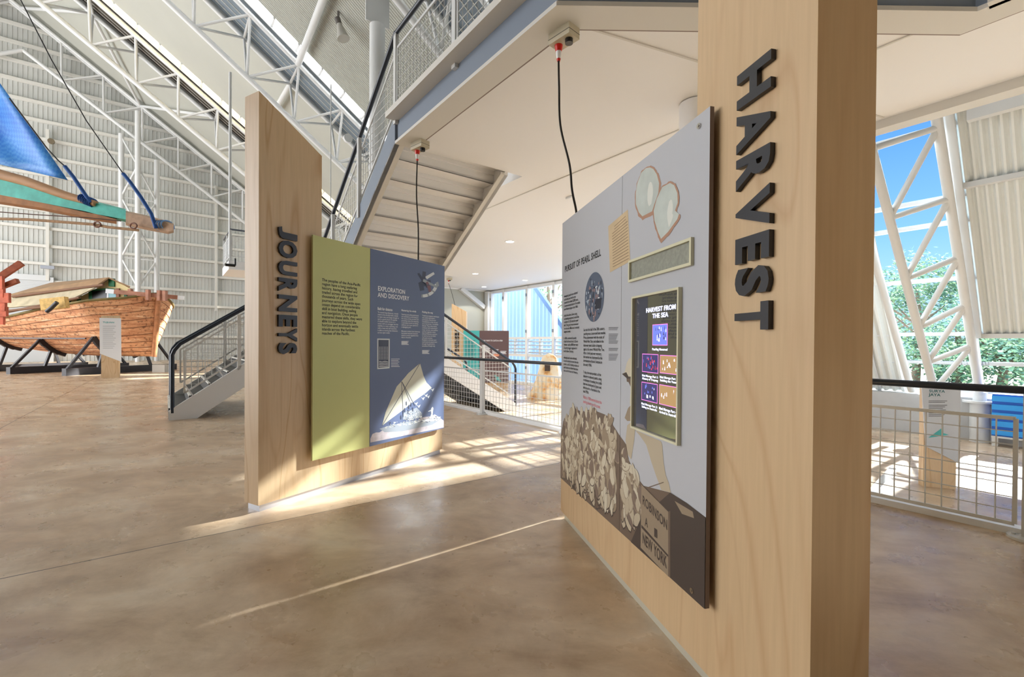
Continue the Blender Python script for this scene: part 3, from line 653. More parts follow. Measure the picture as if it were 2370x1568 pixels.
mb = MB(); PHP.text(mb, ["Watch a 1938 newsreel about the", "pearling industry on this screen."], 1350, 915, 935, 1393, .012); mb.build('note_text', [PINK], p1)
# round photograph
PC = [mat('photo_%s' % n, srgb(*c), .45) for n, c in (('pale', (206, 212, 218)), ('slate', (88, 100, 120)), ('ink', (46, 50, 64)), ('rose', (150, 124, 124)), ('cloud', (176, 190, 202)))]
a_c = (PHP.S(1354, 688) + PHP.S(1398.5, 688)) / 2; r_ = (PHP.S(1398.5, 688) - PHP.S(1354, 688)) / 2; zc = PHP.P(1376, 688).z
mb = MB(); mb.flat([PHP.at(a_c + r_ * math.cos(t * math.pi / 24), zc + r_ * math.sin(t * math.pi / 24), .0008) for t in range(48)], 1)
for i in range(170):
    a = random.uniform(-1, 1); b = random.uniform(-1, 1)
    if a * a + b * b > .82: continue
    w_ = random.uniform(.04, .16) * r_; h_ = random.uniform(.05, .22) * r_; mi = random.choice([0, 3, 2, 3, 0]) if abs(a) < .5 and b < .5 else random.choice([1, 4, 1, 2])
    c = (a_c + a * r_, zc + b * r_); mb.flat([PHP.at(c[0] + w_ * math.cos(t) * .6, c[1] + h_ * math.sin(t) * .6, .0010 + i * 3e-6) for t in (0, 1, 2.1, 3.1, 4.2, 5.2)], mi)
mb.flat([PHP.at(a_c + r_ * x, zc + r_ * y, .0018) for x, y in ((.15, -.1), (.75, -.1), (.7, -.5), (.15, -.5))], 2)
mb.build('round_photo', PC, p1)
# old letter
PAPER = mat('aged_paper_print', srgb(208, 184, 146), .5, noise=.1, nscale=8)
mb = MB(); PHP.poly(mb, [(1408, 524), (1453.5, 485), (1459, 605), (1412, 631)], 0, .0008)
for i in range(15):
    t = .10 + i * .058; xl = 1417 + 2 * t; yl = 528 + i * 6.4; xr = 1452 + 4 * t; yr = 497 + i * 7.2
    if i in (0, 1): xl += 5; yl -= 4; xr -= 4; yr += 3
    PHP.poly(mb, [(xl, yl), (xr, yr), (xr, yr + 1.4), (xl, yl + 1.4)], 1, .0013)
mb.build('letter_print', [PAPER, mat('faded_ink', srgb(120, 96, 72), .5)], p2)
# pearl shells print
SH1 = mat('nacre_print', srgb(196, 204, 198), .4, noise=.12, nscale=9); SH2 = mat('shell_rim_print', srgb(176, 134, 110), .45); SH3 = mat('nacre_glow_print', srgb(222, 224, 216), .4)
mb = MB()
def jit(pts, k=.9): return [(x + random.uniform(-k, k), y + random.uniform(-k, k)) for x, y in pts]
def dens(pts, n=4):
    out = []
    for (a, b) in zip(pts, pts[1:] + pts[:1]):
        for i in range(n): out.append((a[0] + (b[0] - a[0]) * i / n, a[1] + (b[1] - a[1]) * i / n))
    return out
shA = [(1506, 384), (1515, 388), (1524, 402), (1530, 425), (1528, 450), (1518, 478), (1512, 497), (1487, 510), (1478, 500), (1470, 478), (1470, 450), (1474, 425), (1484, 398), (1496, 386)]
shB = [(1553, 419), (1564, 425), (1572, 445), (1573, 470), (1566, 490), (1576, 499), (1572, 512), (1548, 545), (1530, 563), (1522, 545), (1513, 515), (1511, 490), (1519, 460), (1533, 430)]
for s_, ins, lf in ((shA, .90, .0008), (shB, .90, .0014)):
    cx_ = sum(p[0] for p in s_) / len(s_); cy_ = sum(p[1] for p in s_) / len(s_)
    PHP.poly(mb, jit(dens(s_), 1.0), 1, lf); PHP.poly(mb, [(cx_ - 1 + (x - cx_) * ins, cy_ - 2 + (y - cy_) * ins) for x, y in s_], 0, lf + .0003)
    PHP.poly(mb, [(cx_ + (x - cx_) * .22 + 6, cy_ + (y - cy_) * .45 + 6) for x, y in s_], 2, lf + .0005)
mb.build('shell_print', [SH1, SH2, SH3], p2)
# shell heap, crate, standing figure
BR = [mat('sepia_%d' % i, srgb(*c), .5) for i, c in enumerate(((206, 196, 174), (186, 172, 148), (150, 132, 110), (108, 90, 76), (70, 58, 52), (122, 104, 92)))]
heap = [(1297, 1106), (1298, 1010), (1304, 975), (1322, 955), (1330, 940), (1333, 947), (1350, 956), (1362, 949), (1380, 952), (1400, 960), (1414, 968), (1419, 985), (1432, 1005), (1450, 1030), (1455, 1065), (1468, 1090), (1478, 1110), (1490, 1125),
        (1552, 1141), (1590, 1165), (1636, 1200), (1632, 1412)]
heap_s = [(PHP.S(x, y), PHP.P(x, y).z) for x, y in heap]
heap_s[0] = (hL, hzB); heap_s[-1] = (hR, hzB); heap_s[-2] = (hR, heap_s[-2][1]); heap_s[1] = (hL, heap_s[1][1])
def split_poly(poly, a, left):
    out = []
    n = len(poly)
    for i in range(n):
        p, q = poly[i], poly[(i + 1) % n]; ip = (p[0] <= a) == left; iq = (q[0] <= a) == left
        if ip: out.append(p)
        if ip != iq:
            t = (a - p[0]) / (q[0] - p[0]); out.append((a, p[1] + t * (q[1] - p[1])))
    return out
def inside(x, y, poly):
    c = False; n = len(poly)
    for i in range(n):
        x1, y1 = poly[i]; x2, y2 = poly[(i + 1) % n]
        if (y1 > y) != (y2 > y) and x < (x2 - x1) * (y - y1) / (y2 - y1) + x1: c = not c
    return c
sL = MB(); sR = MB()
sL.flat([PHP.at(a, z, .0008) for a, z in split_poly(heap_s, hM - .0015, True)], 3); sR.flat([PHP.at(a, z, .0008) for a, z in split_poly(heap_s, hM + .0015, False)], 3)
S1490 = PHP.S(1484, 1200)
cnt = 0
while cnt < 620:
    a = random.uniform(hL + .01, S1490 + .02); z = random.uniform(hzB + .02, 1.12)
    if not inside(a, z, heap_s): continue
    xr = (a - hL) / (S1490 - hL)
    if z < hzB + .02 + xr * .10 - .02: continue
    big = random.uniform(.022, .045) * (1.0 if z > .6 else 1.25); asp = random.uniform(.35, .75); ang = random.uniform(.9, 2.4) if random.random() < .7 else random.uniform(0, 3.1)
    if abs(a - hM) < big * 1.05: continue
    if z - big < hzB or a - big < hL: continue
    base = random.choice([0, 0, 1, 1, 2, 5] if z > .42 else [1, 2, 5, 3, 4])
    tgt = sL if a < hM else sR; lf = .0010 + cnt * 2.2e-6
    pts = []
    for t in range(10):
        th = t * math.pi / 5; x = big * math.cos(th) * (1 + .15 * math.cos(2 * th)); y = big * asp * math.sin(th)
        pts.append((x * math.cos(ang) - y * math.sin(ang), x * math.sin(ang) + y * math.cos(ang)))
    if not all(inside(a + x * 1.0, z + y * 1.0, heap_s) for x, y in pts[::3]): 
        if z < 1.0 and random.random() < .5: continue
    tgt.flat([PHP.at(a + x * 1.12, z + y * 1.12 - .003, lf) for x, y in pts], 4 if z < .5 else 2)
    tgt.flat([PHP.at(a + x, z + y, lf + 1.1e-6) for x, y in pts], base)
    cnt += 1
sL.build('shell_heap_print', BR, p1)
ground_dark = [(S1490 - .10, hzB), (S1490 + .0, .50), (PHP.S(1552, 1141), PHP.P(1552, 1141).z), (PHP.S(1590, 1165), PHP.P(1590, 1165).z), (hR, PHP.P(1636, 1200).z), (hR, hzB)]
sR.flat([PHP.at(a, z, .0028) for a, z in ground_dark], 4)
PHP.poly(sR, [(1486, 1122), (1548, 1185), (1548, 1335), (1484, 1268)], 2, .0032)
PHP.poly(sR, [(1486, 1215), (1548, 1285), (1548, 1290), (1486, 1222)], 4, .0036)
PHP.poly(sR, [(1548, 1185), (1553, 1183), (1553, 1336), (1548, 1335)], 3, .0034)
PHP.poly(sR, [(1563, 1160), (1605, 1185), (1608, 1200), (1580, 1190)], 2, .0034)
sR.build('shell_heap_print', BR, p2)
mb = MB()
for word, ya, yb, xa, xb in (("ROBINSON", 1146, 1168, 1489, 1546), ("NEW YORK", 1232, 1258, 1489, 1545)):
    a0 = PHP.P(xa, ya); a1 = PHP.P(xb, ya + (xb - xa) * 1.02); b0 = PHP.P(xa, yb)
    text_into(mb, [word], b0, a1 - a0, a0 - b0, hn, .02, 0, .0040)
for ch, xa, ya in (("A", 1494, 1197), ("1", 1516, 1222)):
    a0 = PHP.P(xa, ya); a1 = PHP.P(xa + 7, ya + 5); b0 = PHP.P(xa, ya + 20); text_into(mb, [ch], b0, a1 - a0, a0 - b0, hn, .02, 0, .0040)
mb.build('crate_lettering', [BR[4]], p2)
mb = MB()
PHP.poly(mb, [(1451, 840), (1457, 829), (1464, 831), (1466, 838), (1466, 872), (1449, 874), (1440, 866), (1446, 862)], 0, .0008)
PHP.poly(mb, [(1450, 872), (1466, 872), (1466, 888), (1460, 896), (1455, 885), (1451, 884)], 3, .0010)
PHP.poly(mb, [(1440, 866), (1450, 862), (1456, 874), (1466, 873), (1466, 876), (1452, 877)], 4, .0012)
PHP.poly(mb, [(1466, 890), (1459, 915), (1458, 935), (1466, 938)], 0, .0008); PHP.poly(mb, [(1464, 935), (1454, 945), (1446, 968), (1452, 975), (1466, 975)], 2, .0009)
PHP.poly(mb, [(1464, 975), (1452, 985), (1448, 1020), (1453, 1052), (1461, 1064), (1468, 1020), (1470, 996), (1468, 985)], 1, .0008)
PHP.poly(mb, [(1470, 996), (1530, 1022), (1533, 1030), (1536, 1070), (1541, 1100), (1548, 1118), (1553, 1141), (1531, 1135), (1520, 1105), (1508, 1070), (1496, 1030), (1482, 1010)], 1, .0009)
PHP.poly(mb, [(1500, 1128), (1536, 1116), (1537, 1118), (1502, 1130)], 3, .0011)
mb.build('figure_print', BR, p2)
# display niche and touch screen
def frame(pl, x0, y0, x1, yb, w, d, mats, name, parent, xr_y=None):
    a0, a1 = pl.S(x0), pl.S(x1); zt = pl.P(x0, y0).z; zb = pl.P(x0, yb).z; mb = MB()
    for (A, B, C_, D) in ((a0, a1, zt - w, zt), (a0, a1, zb, zb + w), (a0, a0 + w, zb + w, zt - w), (a1 - w, a1, zb + w, zt - w)):
        mb.box(pl.at(A, C_, 0), pl.d * (B - A), pl.n * d, Z * (D - C_))
    return mb.build(name, mats, parent), (a0, a1, zb, zt)
f1, (a0, a1, zb, zt) = frame(PHP, 1458, 605, 1604, 655, .012, .014, [CREAM], 'niche_frame', hx)
mb = MB(); mb.box(PHP.at(a0 + .012, zb + .012, .0008), PHP.d * (a1 - a0 - .024), hn * .002, Z * (zt - zb - .024)); mb.build('speaker_cloth', [mat('grey_weave', srgb(150, 152, 140), .7, noise=.15, nscale=60, bump=.3)], f1)
f2, (a0, a1, zb, zt) = frame(PHP, 1468, 688, 1578, 991, .010, .018, [CREAM], 'screen_frame', hx)
SCRM = mat('black_screen_glass', srgb(150, 150, 160), .015, metal=.42); SCRM.node_tree.nodes['Principled BSDF'].inputs['Base Color'].default_value = (.16, .16, .18, 1); SCRM.node_tree.nodes['Principled BSDF'].inputs['Coat Weight'].default_value = 1; SCRM.node_tree.nodes['Principled BSDF'].inputs['Coat IOR'].default_value = 2.0; SCRM.node_tree.nodes['Principled BSDF'].inputs['Coat Roughness'].default_value = .01
mb = MB(); mb.box(PHP.at(a0 + .01, zb + .01, .0008), PHP.d * (a1 - a0 - .02), hn * .004, Z * (zt - zb - .02)); scr = mb.build('screen', [SCRM], hx); scr['label'] = 'glossy black touch screen'
PS = Plane(PHP.p0 + hn * .0048, hd, hn)
EW = mat('screen_white', srgb(220, 224, 255), .4, emit=.75); EP = mat('screen_pink', srgb(214, 110, 190), .4, emit=.55); EB = mat('screen_blue', srgb(96, 110, 200), .4, emit=.45)
ER = mat('screen_red', srgb(190, 50, 60), .4, emit=.5); EN = mat('screen_night', srgb(50, 46, 90), .4, emit=.4); EO = mat('screen_ochre', srgb(150, 120, 80), .4, emit=.4)
mb = MB(); PS.text(mb, ["HARVEST FROM", "THE SEA"], 1496, 714, 739, 1564, .02, 0, 'CENTER'); mb.build('screen_title', [EW], scr)
def tile(cx0, cy0, cx1, cy1, pal, cap):
    a0, a1 = PS.S(cx0), PS.S(cx1); zt = PS.P(cx0, cy0).z; zb = PS.P(cx0, cy1).z; mb = MB()
    mb.flat([PS.at(a0, zb, .0004), PS.at(a1, zb, .0004), PS.at(a1, zt, .0004), PS.at(a0, zt, .0004)], 0)
    e_ = .003; mb.flat([PS.at(a0 + e_, zb + e_, .0007), PS.at(a1 - e_, zb + e_, .0007), PS.at(a1 - e_, zt - e_, .0007), PS.at(a0 + e_, zt - e_, .0007)], 1)
    for i in range(26):
        a = random.uniform(a0 + .01, a1 - .012); z = random.uniform(zb + .01, zt - .02); w_ = random.uniform(.004, .010); h_ = random.uniform(.008, .018)
        mb.flat([PS.at(a, z, .0009 + i * 1e-6), PS.at(a + w_, z, .0009 + i * 1e-6), PS.at(a + w_ * .7, z + h_, .0009 + i * 1e-6), PS.at(a + w_ * .2, z + h_, .0009 + i * 1e-6)], random.choice([2, 3, 1]))
    text_into(mb, cap, PS.at(a0, zb - .012 - .014 * len(cap)), PS.d * (a1 - a0), Z * (.014 * len(cap)), hn, .015, 0, .0006, 4, 'CENTER')
    mb.build('video_tile', [EP] + pal + [EW], scr)
tile(1510, 752, 1545, 800, [EB, EN, EW], ["Pearling Newsreel"])
tile(1487, 819, 1524, 861, [EN, ER, EB], ["Mati Marege Part 1:", "History of Trepang"]); tile(1528, 822, 1570, 864, [EO, EW, EO], ["Mati Marege Part 2:", "Building the Vessel"])
tile(1486, 884, 1523, 926, [EN, EB, EW], ["Mati Marege Part 3:", "Sailing to Australia"]); tile(1527, 890, 1569, 936, [EO, EW, EO], ["Mati Marege Part 4:", "Arrival in Australia"])

# ---- FISHING (lower floor, beyond the guardrail)
fp = aty(1178, 902, 17.8); fd = V((1, -.09, 0)).normalized(); fn = V((fd.y, -fd.x, 0))
PF = Plane(V((fp.x, fp.y, 0)), fd, fn)
fx = thing('exhibit_wall', PF.at(PF.S(1045), LOW), 'distant plywood exhibit wall reading FISHING with teal and brown panels', 'exhibit wall')
aF0, aF1, aF2, aF3, aF4 = PF.S(1045), PF.S(1079), PF.S(1073), PF.S(1110), PF.S(1178)
mb = MB(); wood_box(mb, PF, aF0, aF1, LOW, PF.P(1045, 703).z, PF.P(1079, 722).z, .2); mb.build('tall_column', [PLY_J], fx)
mb = MB(); wood_box(mb, PF, aF1, aF4 - .03, LOW, 1.75, 1.75, .2); mb.build('low_wall', [PLY_J], fx)
zt = PF.P(1110, 766).z
PFP = Plane(PF.p0 + fn * .06, fd, fn)
tp = board(PFP, aF2, aF3, LOW + .28, zt, .03, [TEAL, TEAL], 'text_panel', fx); tp['label'] = 'teal panel'; bp_ = board(PFP, aF3, aF4, LOW + .28, zt, .03, [BROWNP, BROWNP], 'text_panel', fx); bp_['label'] = 'brown panel'
for i, ch in enumerate('FISHING'):
    mb = MB(); z1 = PF.P(1058, 764 + i * 7.3).z; z0 = PF.P(1058, 770 + i * 7.3).z
    a0 = PF.S(1053); a1 = PF.S(1062.5); text_into(mb, [ch], PF.at(a0, z1), Z * (z0 - z1), PF.d * (a1 - a0), fn, .04, .03, .001); mb.build('letter', [LETTER], fx)
mb = MB(); PFP.text(mb, ["MANY WAYS TO CATCH A FISH"], 1115, 787, 790.5, 1163, .02); 
for x0, x1, y0, n_ in ((1115, 1135, 800, 8), (1139, 1154, 809, 7), (1158, 1172, 813, 4)):
    for k in range(n_): PFP.poly(mb, [(x0, y0 + k * 1.9), (x1 - k % 3, y0 + k * 1.9), (x1 - k % 3, y0 + k * 1.9 + 1), (x0, y0 + k * 1.9 + 1)])
mb.build('body_text', [TEXTW], bp_)
mb = MB(); PFP.poly(mb, [(1138, 822), (1146, 819), (1156, 821), (1154, 825), (1140, 826)], 0); PFP.poly(mb, [(1144, 868), (1155, 874), (1160, 884), (1148, 880)], 1); mb.build('fish_print', [mat('orange_print', srgb(226, 150, 120), .5), TEAL], bp_)
mb = MB()
for k in range(16): PFP.poly(mb, [(1077, 788 + k * 2.6), (1100 - k % 4, 788 + k * 2.6), (1100 - k % 4, 789 + k * 2.6), (1077, 789 + k * 2.6)])
mb.build('body_text', [mat('dark_teal_ink', srgb(24, 84, 90), .5)], tp)

# ================================================================ GUARDRAIL
def mesh_grid(mb, O, along, L, slope, H, cell=.1, r=.0048, mi=0):
    """axis-aligned wires clipped by parallelogram a in 0..L, z in slope*a .. slope*a+H"""
    n = int(L / cell)
    for i in range(1, n + 1):
        a = i * L / (n + 1) if n else 0; p = O + along * a + Z * (slope * a); mb.tube(p, p + Z * H, r, 4, mi, caps=False)
    if abs(slope) < 1e-6:
        k = int(round(H / cell))
        for i in range(1, k): mb.tube(O + Z * (H * i / k), O + along * L + Z * (H * i / k), r, 4, mi, caps=False)
    else:
        lo = min(0, slope * L); hi = max(0, slope * L) + H; z = lo + cell / 2
        while z < hi:
            aa = sorted([z / slope, (z - H) / slope]); s0 = max(0, aa[0]); s1 = min(L, aa[1])
            if s1 - s0 > .02: mb.tube(O + along * s0 + Z * z, O + along * s1 + Z * z, r, 4, mi, caps=False)
            z += cell
def frame_par(mb, O, along, L, slope, H, w=.022, mi=0):
    A = O; B = O + along * L + Z * slope * L
    for p, q in ((A, B), (A + Z * H, B + Z * H), (A, A + Z * H), (B, B + Z * H)): mb.bar(p, q, w * .6, w, Z if p is not A or q is B else along, mi)
gr = thing('guardrail', W(4, V_RAIL, 0), 'navy topped guardrail with white wire mesh panels along the floor edge', 'guardrail')
posts = [-4.13, -1.85, .35, 2.71, 4.99, 7.27, 9.4]
mb = MB(); mb.tube(W(-6, V_RAIL, 1.045), W(9.4, V_RAIL, 1.045), .028, 14); mb.build('handrail', [NAVY], gr)
for u in posts:
    mb = MB(); mb.box(W(u - .035, V_RAIL - .03, .02), UD * .07, VD * .06, Z * 1.0); po = mb.build('post', [STEEL], gr)
    mb = MB(); mb.disc(W(u, V_RAIL, 0), Z, .11, .018, 24); [mb.disc(W(u + .075 * math.cos(t), V_RAIL + .075 * math.sin(t), .018), Z, .012, .01, 8, 0) for t in (0, 1.57, 3.14, 4.71)]; mb.build('base_plate', [STEEL], po)
for a, b in zip(posts[:-1], posts[1:]):
    mb = MB(); O = W(a + .07, V_RAIL, .09); frame_par(mb, O, UD, b - a - .14, 0, .75, .026); mesh_grid(mb, O, UD, b - a - .14, 0, .75)
    mb.build('mesh_panel', [STEEL], gr)

# ================================================================ STAIRCASE
ZL = 1.62; UL0, UL1 = 9.75, 12.3
st = thing('staircase', W(10, 3.2, 0), 'white steel stair with charcoal treads and navy handrails joining two floors to the mezzanine', 'staircase')
def flight(p0, along, slope, L, width_dir, width, zbot, railz=1.0, name='flight'):
    """p0: foot corner (near stringer) at tread level; rises by slope along 'along'"""
    for k, nm in ((0, 'near'), (1, 'far')):
        O = p0 + width_dir * (width * k); mb = MB()
        ply = [O + Z * zbot, O + along * .38 + Z * zbot, O + along * L + Z * (slope * (L - .38) + zbot - p0.z * 0), O + along * L + Z * (slope * L + .20), O + Z * .20]
        ply = [O + Z * (-.0), O + along * .40, O + along * L + Z * (slope * (L - .40)), O + along * L + Z * (slope * L + .17), O + Z * .16]
        mb.prism(ply, width_dir * .05); mb.build('stringer', [WHITEP], st)
        # balustrade
        off = width_dir * .025
        mb = MB(); a = O + off
        mb.path([a + Z * .12 + along * .05, a + along * .05 + Z * 1.12, a + along * .08 + Z * 1.20, a + along * .16 + Z * (1.24 + slope * .1), a + along * L + Z * (slope * L + 1.15)], .032, 12); mb.build('handrail', [NAVY], st)
        mb = MB(); OO = a + along * .22 + Z * (.30 + slope * .22); frame_par(mb, OO, along, L - .3, slope, .72, .03); mesh_grid(mb, OO, along, L - .3, slope, .72, .1, .006)
        mb.build('mesh_panel', [STEEL], st)
        n = max(1, int(L / 1.1))
        for i in range(1, n + 1):
            q = a + along * (L * i / (n + .2)); zq = slope * L * i / (n + .2)
            mb = MB(); mb.bar(q + Z * (zq + .1), q + Z * (zq + 1.12), .05, .06, along); mb.build('baluster_post', [STEEL], st)
    ns = int(L / .28)
    for i in range(ns):
        a0 = L * i / ns; mb = MB(); zt_ = slope * L * (i + 1) / ns
        mb.box(p0 + along * a0 + width_dir * .05 + Z * (zt_ - .04), along * (L / ns + .03), width_dir * (width - .05), Z * .04)
        mb.box(p0 + along * a0 + width_dir * .05 + Z * (zt_ - slope * L / ns), along * .02, width_dir * (width - .05), Z * (slope * L / ns))
        mb.box(p0 + along * (a0 - .005) + width_dir * .05 + Z * (zt_ - .02), along * .035, width_dir * (width - .05), Z * .023, 1)
        mb.build('tread', [TREAD, STEELW], st)
def bracketed(p0, along, slope, L):  # small white lugs between stringer and mesh
    k = .35
    while k < L: q = p0 + along * k + Z * (slope * k + .14); mb = MB(); mb.bar(q, q + along * -.12 + Z * .2, .04, .02); mb.build('lug', [WHITEP], st); k += .45
F1 = W(UL0, .06, 0); L1 = 2.35 - .06; flight(F1, VD, (ZL) / (L1), L1, UD, 2.5, 0); bracketed(F1, VD, ZL / L1, L1)
F2 = W(UL0, 7.6, LOW); L2 = 7.6 - 4.1; flight(F2, -VD, (ZL - LOW) / L2, L2, UD, 2.5, 0)
mb = MB(); mb.box(W(UL0, 2.35, ZL - .2), UD * 2.55, VD * 1.75, Z * .2); mb.build('landing', [STEELW], st)
# main flight up to mezzanine (seen from below)
U0, U1 = 5.6, UL0; SL = (HS + .35 - ZL) / (U1 - U0); W0, W1 = 2.38, 4.12
for v0, v1 in ((W0 - .03, W0 + .03), (W1 - .03, W1 + .03)):
    mb = MB(); ply = [W(U0, v0, HS), W(U0, v0, HS + .36), W(U1, v0, ZL + .02), W(U1, v0, ZL - .34)]
    mb.prism(ply, VD * (v1 - v0), 0); sgn = .13 if v0 < 3 else -.13
    for dz_ in (0, ): 
        a, b = W(U0, v0 if v0 < 3 else v1, HS), W(U1, v0 if v0 < 3 else v1, ZL - .34)
        mb.box(a, b - a, VD * sgn, Z * .03, 1)
    mb.build('stringer', [FASC if v0 < 3 else SOFFIT, FLANGE], st)
ns = int(round((U1 - U0) / .29)); 
for i in range(ns):
    u = U0 + (U1 - U0) * i / ns; du = (U1 - U0) / ns; z = HS + .35 - SL * (u - U0); dz = SL * du
    mb = MB()
    mb.box(W(u, W0 + .03, z - dz - .03), UD * (du + .03), VD * (W1 - W0 - .06), Z * .03)      # tread plate
    mb.hexa([W(u + .0, W0 + .03, z - dz - .03), W(u + .02, W0 + .03, z - dz - .03), W(u + .02, W1 - .03, z - dz - .03), W(u, W1 - .03, z - dz - .03),
             W(u - .0, W0 + .03, z), W(u + .02, W0 + .03, z), W(u + .02, W1 - .03, z), W(u - .0, W1 - .03, z)])
    mb.box(W(u + du - .03, W0 + .03, z - dz - .09), UD * .05, VD * (W1 - W0 - .06), Z * .07)
    mb.build('tread', [SOFFIT], st)
mb = MB(); a = W(U0, W0, HS + .35); mb.path([W(U0, W0 - .02, HS + 1.42), W(U1, W0 - .02, ZL + 1.1)], .032, 12); mb.build('handrail', [NAVY], st)
mb = MB(); O = W(U0 + .08, W0, HS + .5 - SL * .08); LL = (U1 - U0 - .15)
frame_par(mb, O, UD, LL, -SL, .72, .03); mesh_grid(mb, O, UD, LL, -SL, .72); mb.build('mesh_panel', [STEEL], st)
mb = MB(); mb.path([W(U0, W1, HS + 1.42), W(U1, W1, ZL + 1.1)], .032, 12); mb.build('handrail', [NAVY], st)
mb = MB(); O = W(U0 + .08, W1, HS + .5 - SL * .08); frame_par(mb, O, UD, LL, -SL, .72, .03); mesh_grid(mb, O, UD, LL, -SL, .72); mb.build('mesh_panel', [STEEL], st)
for u in (6.95, 8.3, 9.6):
    zq = HS + .35 - SL * (u - U0); mb = MB(); mb.bar(W(u, W0 - .03, zq - .15), W(u, W0 - .03, zq + 1.05), .05, .07, UD); mb.build('baluster_post', [STEEL], st)
# mezzanine balustrade
def balustrade(pts, name, label, cell=.1, posts_at=None, H=.72, zb=HS + .35):
    t = thing(name, W(*pts[0], zb), label, 'balustrade')
    P = [W(*p, zb) for p in pts]
    mb = MB(); mb.path([p + Z * 1.06 for p in P], .03, 12); mb.build('handrail', [NAVY], t)
    for A, B in zip(P[:-1], P[1:]):
        L = (B - A).length; d = (B - A) / L; n = max(1, round(L / 1.25))
        for i in range(n + 1):
            q = A + d * (L * i / n); mb = MB(); mb.bar(q - Z * .1, q + Z * 1.04, .045, .07, d); mb.build('post', [STEEL], t)
        for i in range(n):
            q = A + d * (L * i / n + .05) + Z * .13; mb = MB(); frame_par(mb, q, d, L / n - .1, 0, H, .03); mesh_grid(mb, q, d, L / n - .1, 0, H, cell); mb.build('mesh_panel', [STEEL], t)
    return t
balustrade([(5.6, 2.36), (2.6, 2.36), (.7, 4.90), (-4, 4.90)], 'balustrade', 'wire mesh balustrade with navy rail above the mezzanine edge over the cable boxes')
balustrade([(21.0, 1.85), (18.85, 1.85), (18.85, 7.5)], 'balustrade', 'distant wire mesh balustrade just left of the JOURNEYS column')

# ================================================================ ROOF TRUSSES
def truss(u, v0, label, half=.9, depth=2.1, panel=1.83, vstart=None, rt=.085, rw=.045, drop=.0, single=False, group='roof trusses'):
    t = thing('roof_truss', W(u, 0, zr(0) - depth), label, 'roof truss', group)
    vmax = EAVE - .3; offs = (-half, half) if not single else (-.18, .18)
    for o_ in offs:
        mb = MB(); mb.tube(W(u + o_, VR, zr(VR + 1e-6) - drop), W(u + o_, vmax, zr(vmax) - drop), rt, 10); mb.build('top_chord', [STEEL], t)
        mb = MB(); mb.tube(W(u + o_, VR, zr(VR + 1e-6) - drop), W(u + o_, VR - 8, zr(VR - 8) - drop), rt, 10); mb.build('top_chord', [STEEL], t)
    mb = MB(); mb.tube(W(u, VR + .6, zr(VR + .6) - depth), W(u, vmax, zr(vmax) - depth), rt * 1.15, 10); mb.build('bottom_chord', [STEEL], t)
    mb = MB(); mb.tube(W(u, VR + .6, zr(VR + .6) - depth), W(u, VR - 8, zr(VR - 8) - depth), rt * 1.15, 10); mb.build('bottom_chord', [STEEL], t)
    v = v0
    while v - panel > VR + .3: v -= panel
    while v < vmax:
        bn = W(u, v, zr(v) - depth)
        for o_ in offs:
            mb = MB(); mb.tube(bn, W(u + o_, v, zr(v) - drop), rw, 8, caps=False); mb.build('web_strut', [STEEL], t)
            if v + panel < vmax:
                mb = MB(); mb.tube(bn, W(u + o_, v + panel, zr(v + panel) - drop), rw, 8, caps=False); mb.build('web_diagonal', [STEEL], t)
        if not single:
            mb = MB(); mb.tube(W(u - half, v, zr(v) - drop), W(u + half, v, zr(v) - drop), rw, 8, caps=False); mb.build('cross_tie', [STEEL], t)
        v += panel
    return t
truss(40.7, -1.2, 'slim tubular truss against the far ribbed gable wall', single=True, depth=2.4, panel=2.0, rt=.1, rw=.055)
truss(32.2, -1.2, 'tubular roof truss beside the warm glowing skylight strip', rt=.12, rw=.062)
truss(22.1, -.9, 'tubular roof truss beside the bright white skylight above the JOURNEYS column', rt=.10, rw=.055)
truss(12.0, -.9, 'nearest tubular roof truss seen through the mezzanine mesh', rt=.10, rw=.055)
# long purlin braces between trusses
def brace(p, q, r, label):
    mb = MB(); mb.tube(p, q, r, 12); mb.build('roof_brace', [STEEL], label=label, category='brace', group='roof braces')
brace(W(21.2, 4.55, zr(4.55)), W(12.9, 4.3, zr(4.3)), .13, 'thick white pipe brace above the horn loudspeaker')
brace(W(23.0, 4.6, zr(4.6)), W(31.3, 4.4, zr(4.4) ), .11, 'white pipe brace passing just above the JOURNEYS column top')
brace(W(40.6, -1.3, zr(-1.3)), W(33.1, -3.1, zr(-3.1)), .09, 'white pipe brace from the lattice column head to the upper left')
brace(W(40.6, -1.3, zr(-1.3)), W(33.1, 2.2, zr(2.2)), .09, 'white pipe brace from the lattice column head to the right')
brace(W(40.6, -7.0, zr(-7)), W(33.1, -3.1, zr(-3.1)), .09, 'white pipe brace near the roof ridge')
# vertical lattice column at the gable
lc = thing('lattice_column', W(39.6, -1.3, 0), 'tall white lattice column of three pipes in front of the ribbed gable wall', 'column')
PX = ((281, 310), (319, 258), (363, 372))
xs = []
for k, (px, pt) in enumerate(PX):
    uu = 39.0 if k == 1 else 39.9; b = atu(px, 840, uu); tz = atu(px, pt, uu).z; xs.append((V((b.x, b.y, 0)), tz))
    mb = MB(); mb.tube(V((b.x, b.y, 0)), V((b.x, b.y, tz)), .15, 12); mb.build('pipe', [STEEL], lc)
for i in range(9):
    z = .9 + i * 2.0
    for a, b in ((0, 1), (1, 2)):
        if z + 2 > min(xs[a][1], xs[b][1]) + .2: continue
        A, B = xs[a][0], xs[b][0]; up_ = (i + a) % 2
        mb = MB(); mb.tube(A + Z * (z if up_ else z + 2), B + Z * (z + 2 if up_ else z), .06, 8); mb.build('brace', [STEEL], lc)
    if i % 2 and z < min(xs[0][1], xs[2][1]): mb = MB(); mb.tube(xs[0][0] + Z * z, xs[2][0] + Z * z, .05, 8); mb.build('brace', [STEEL], lc)
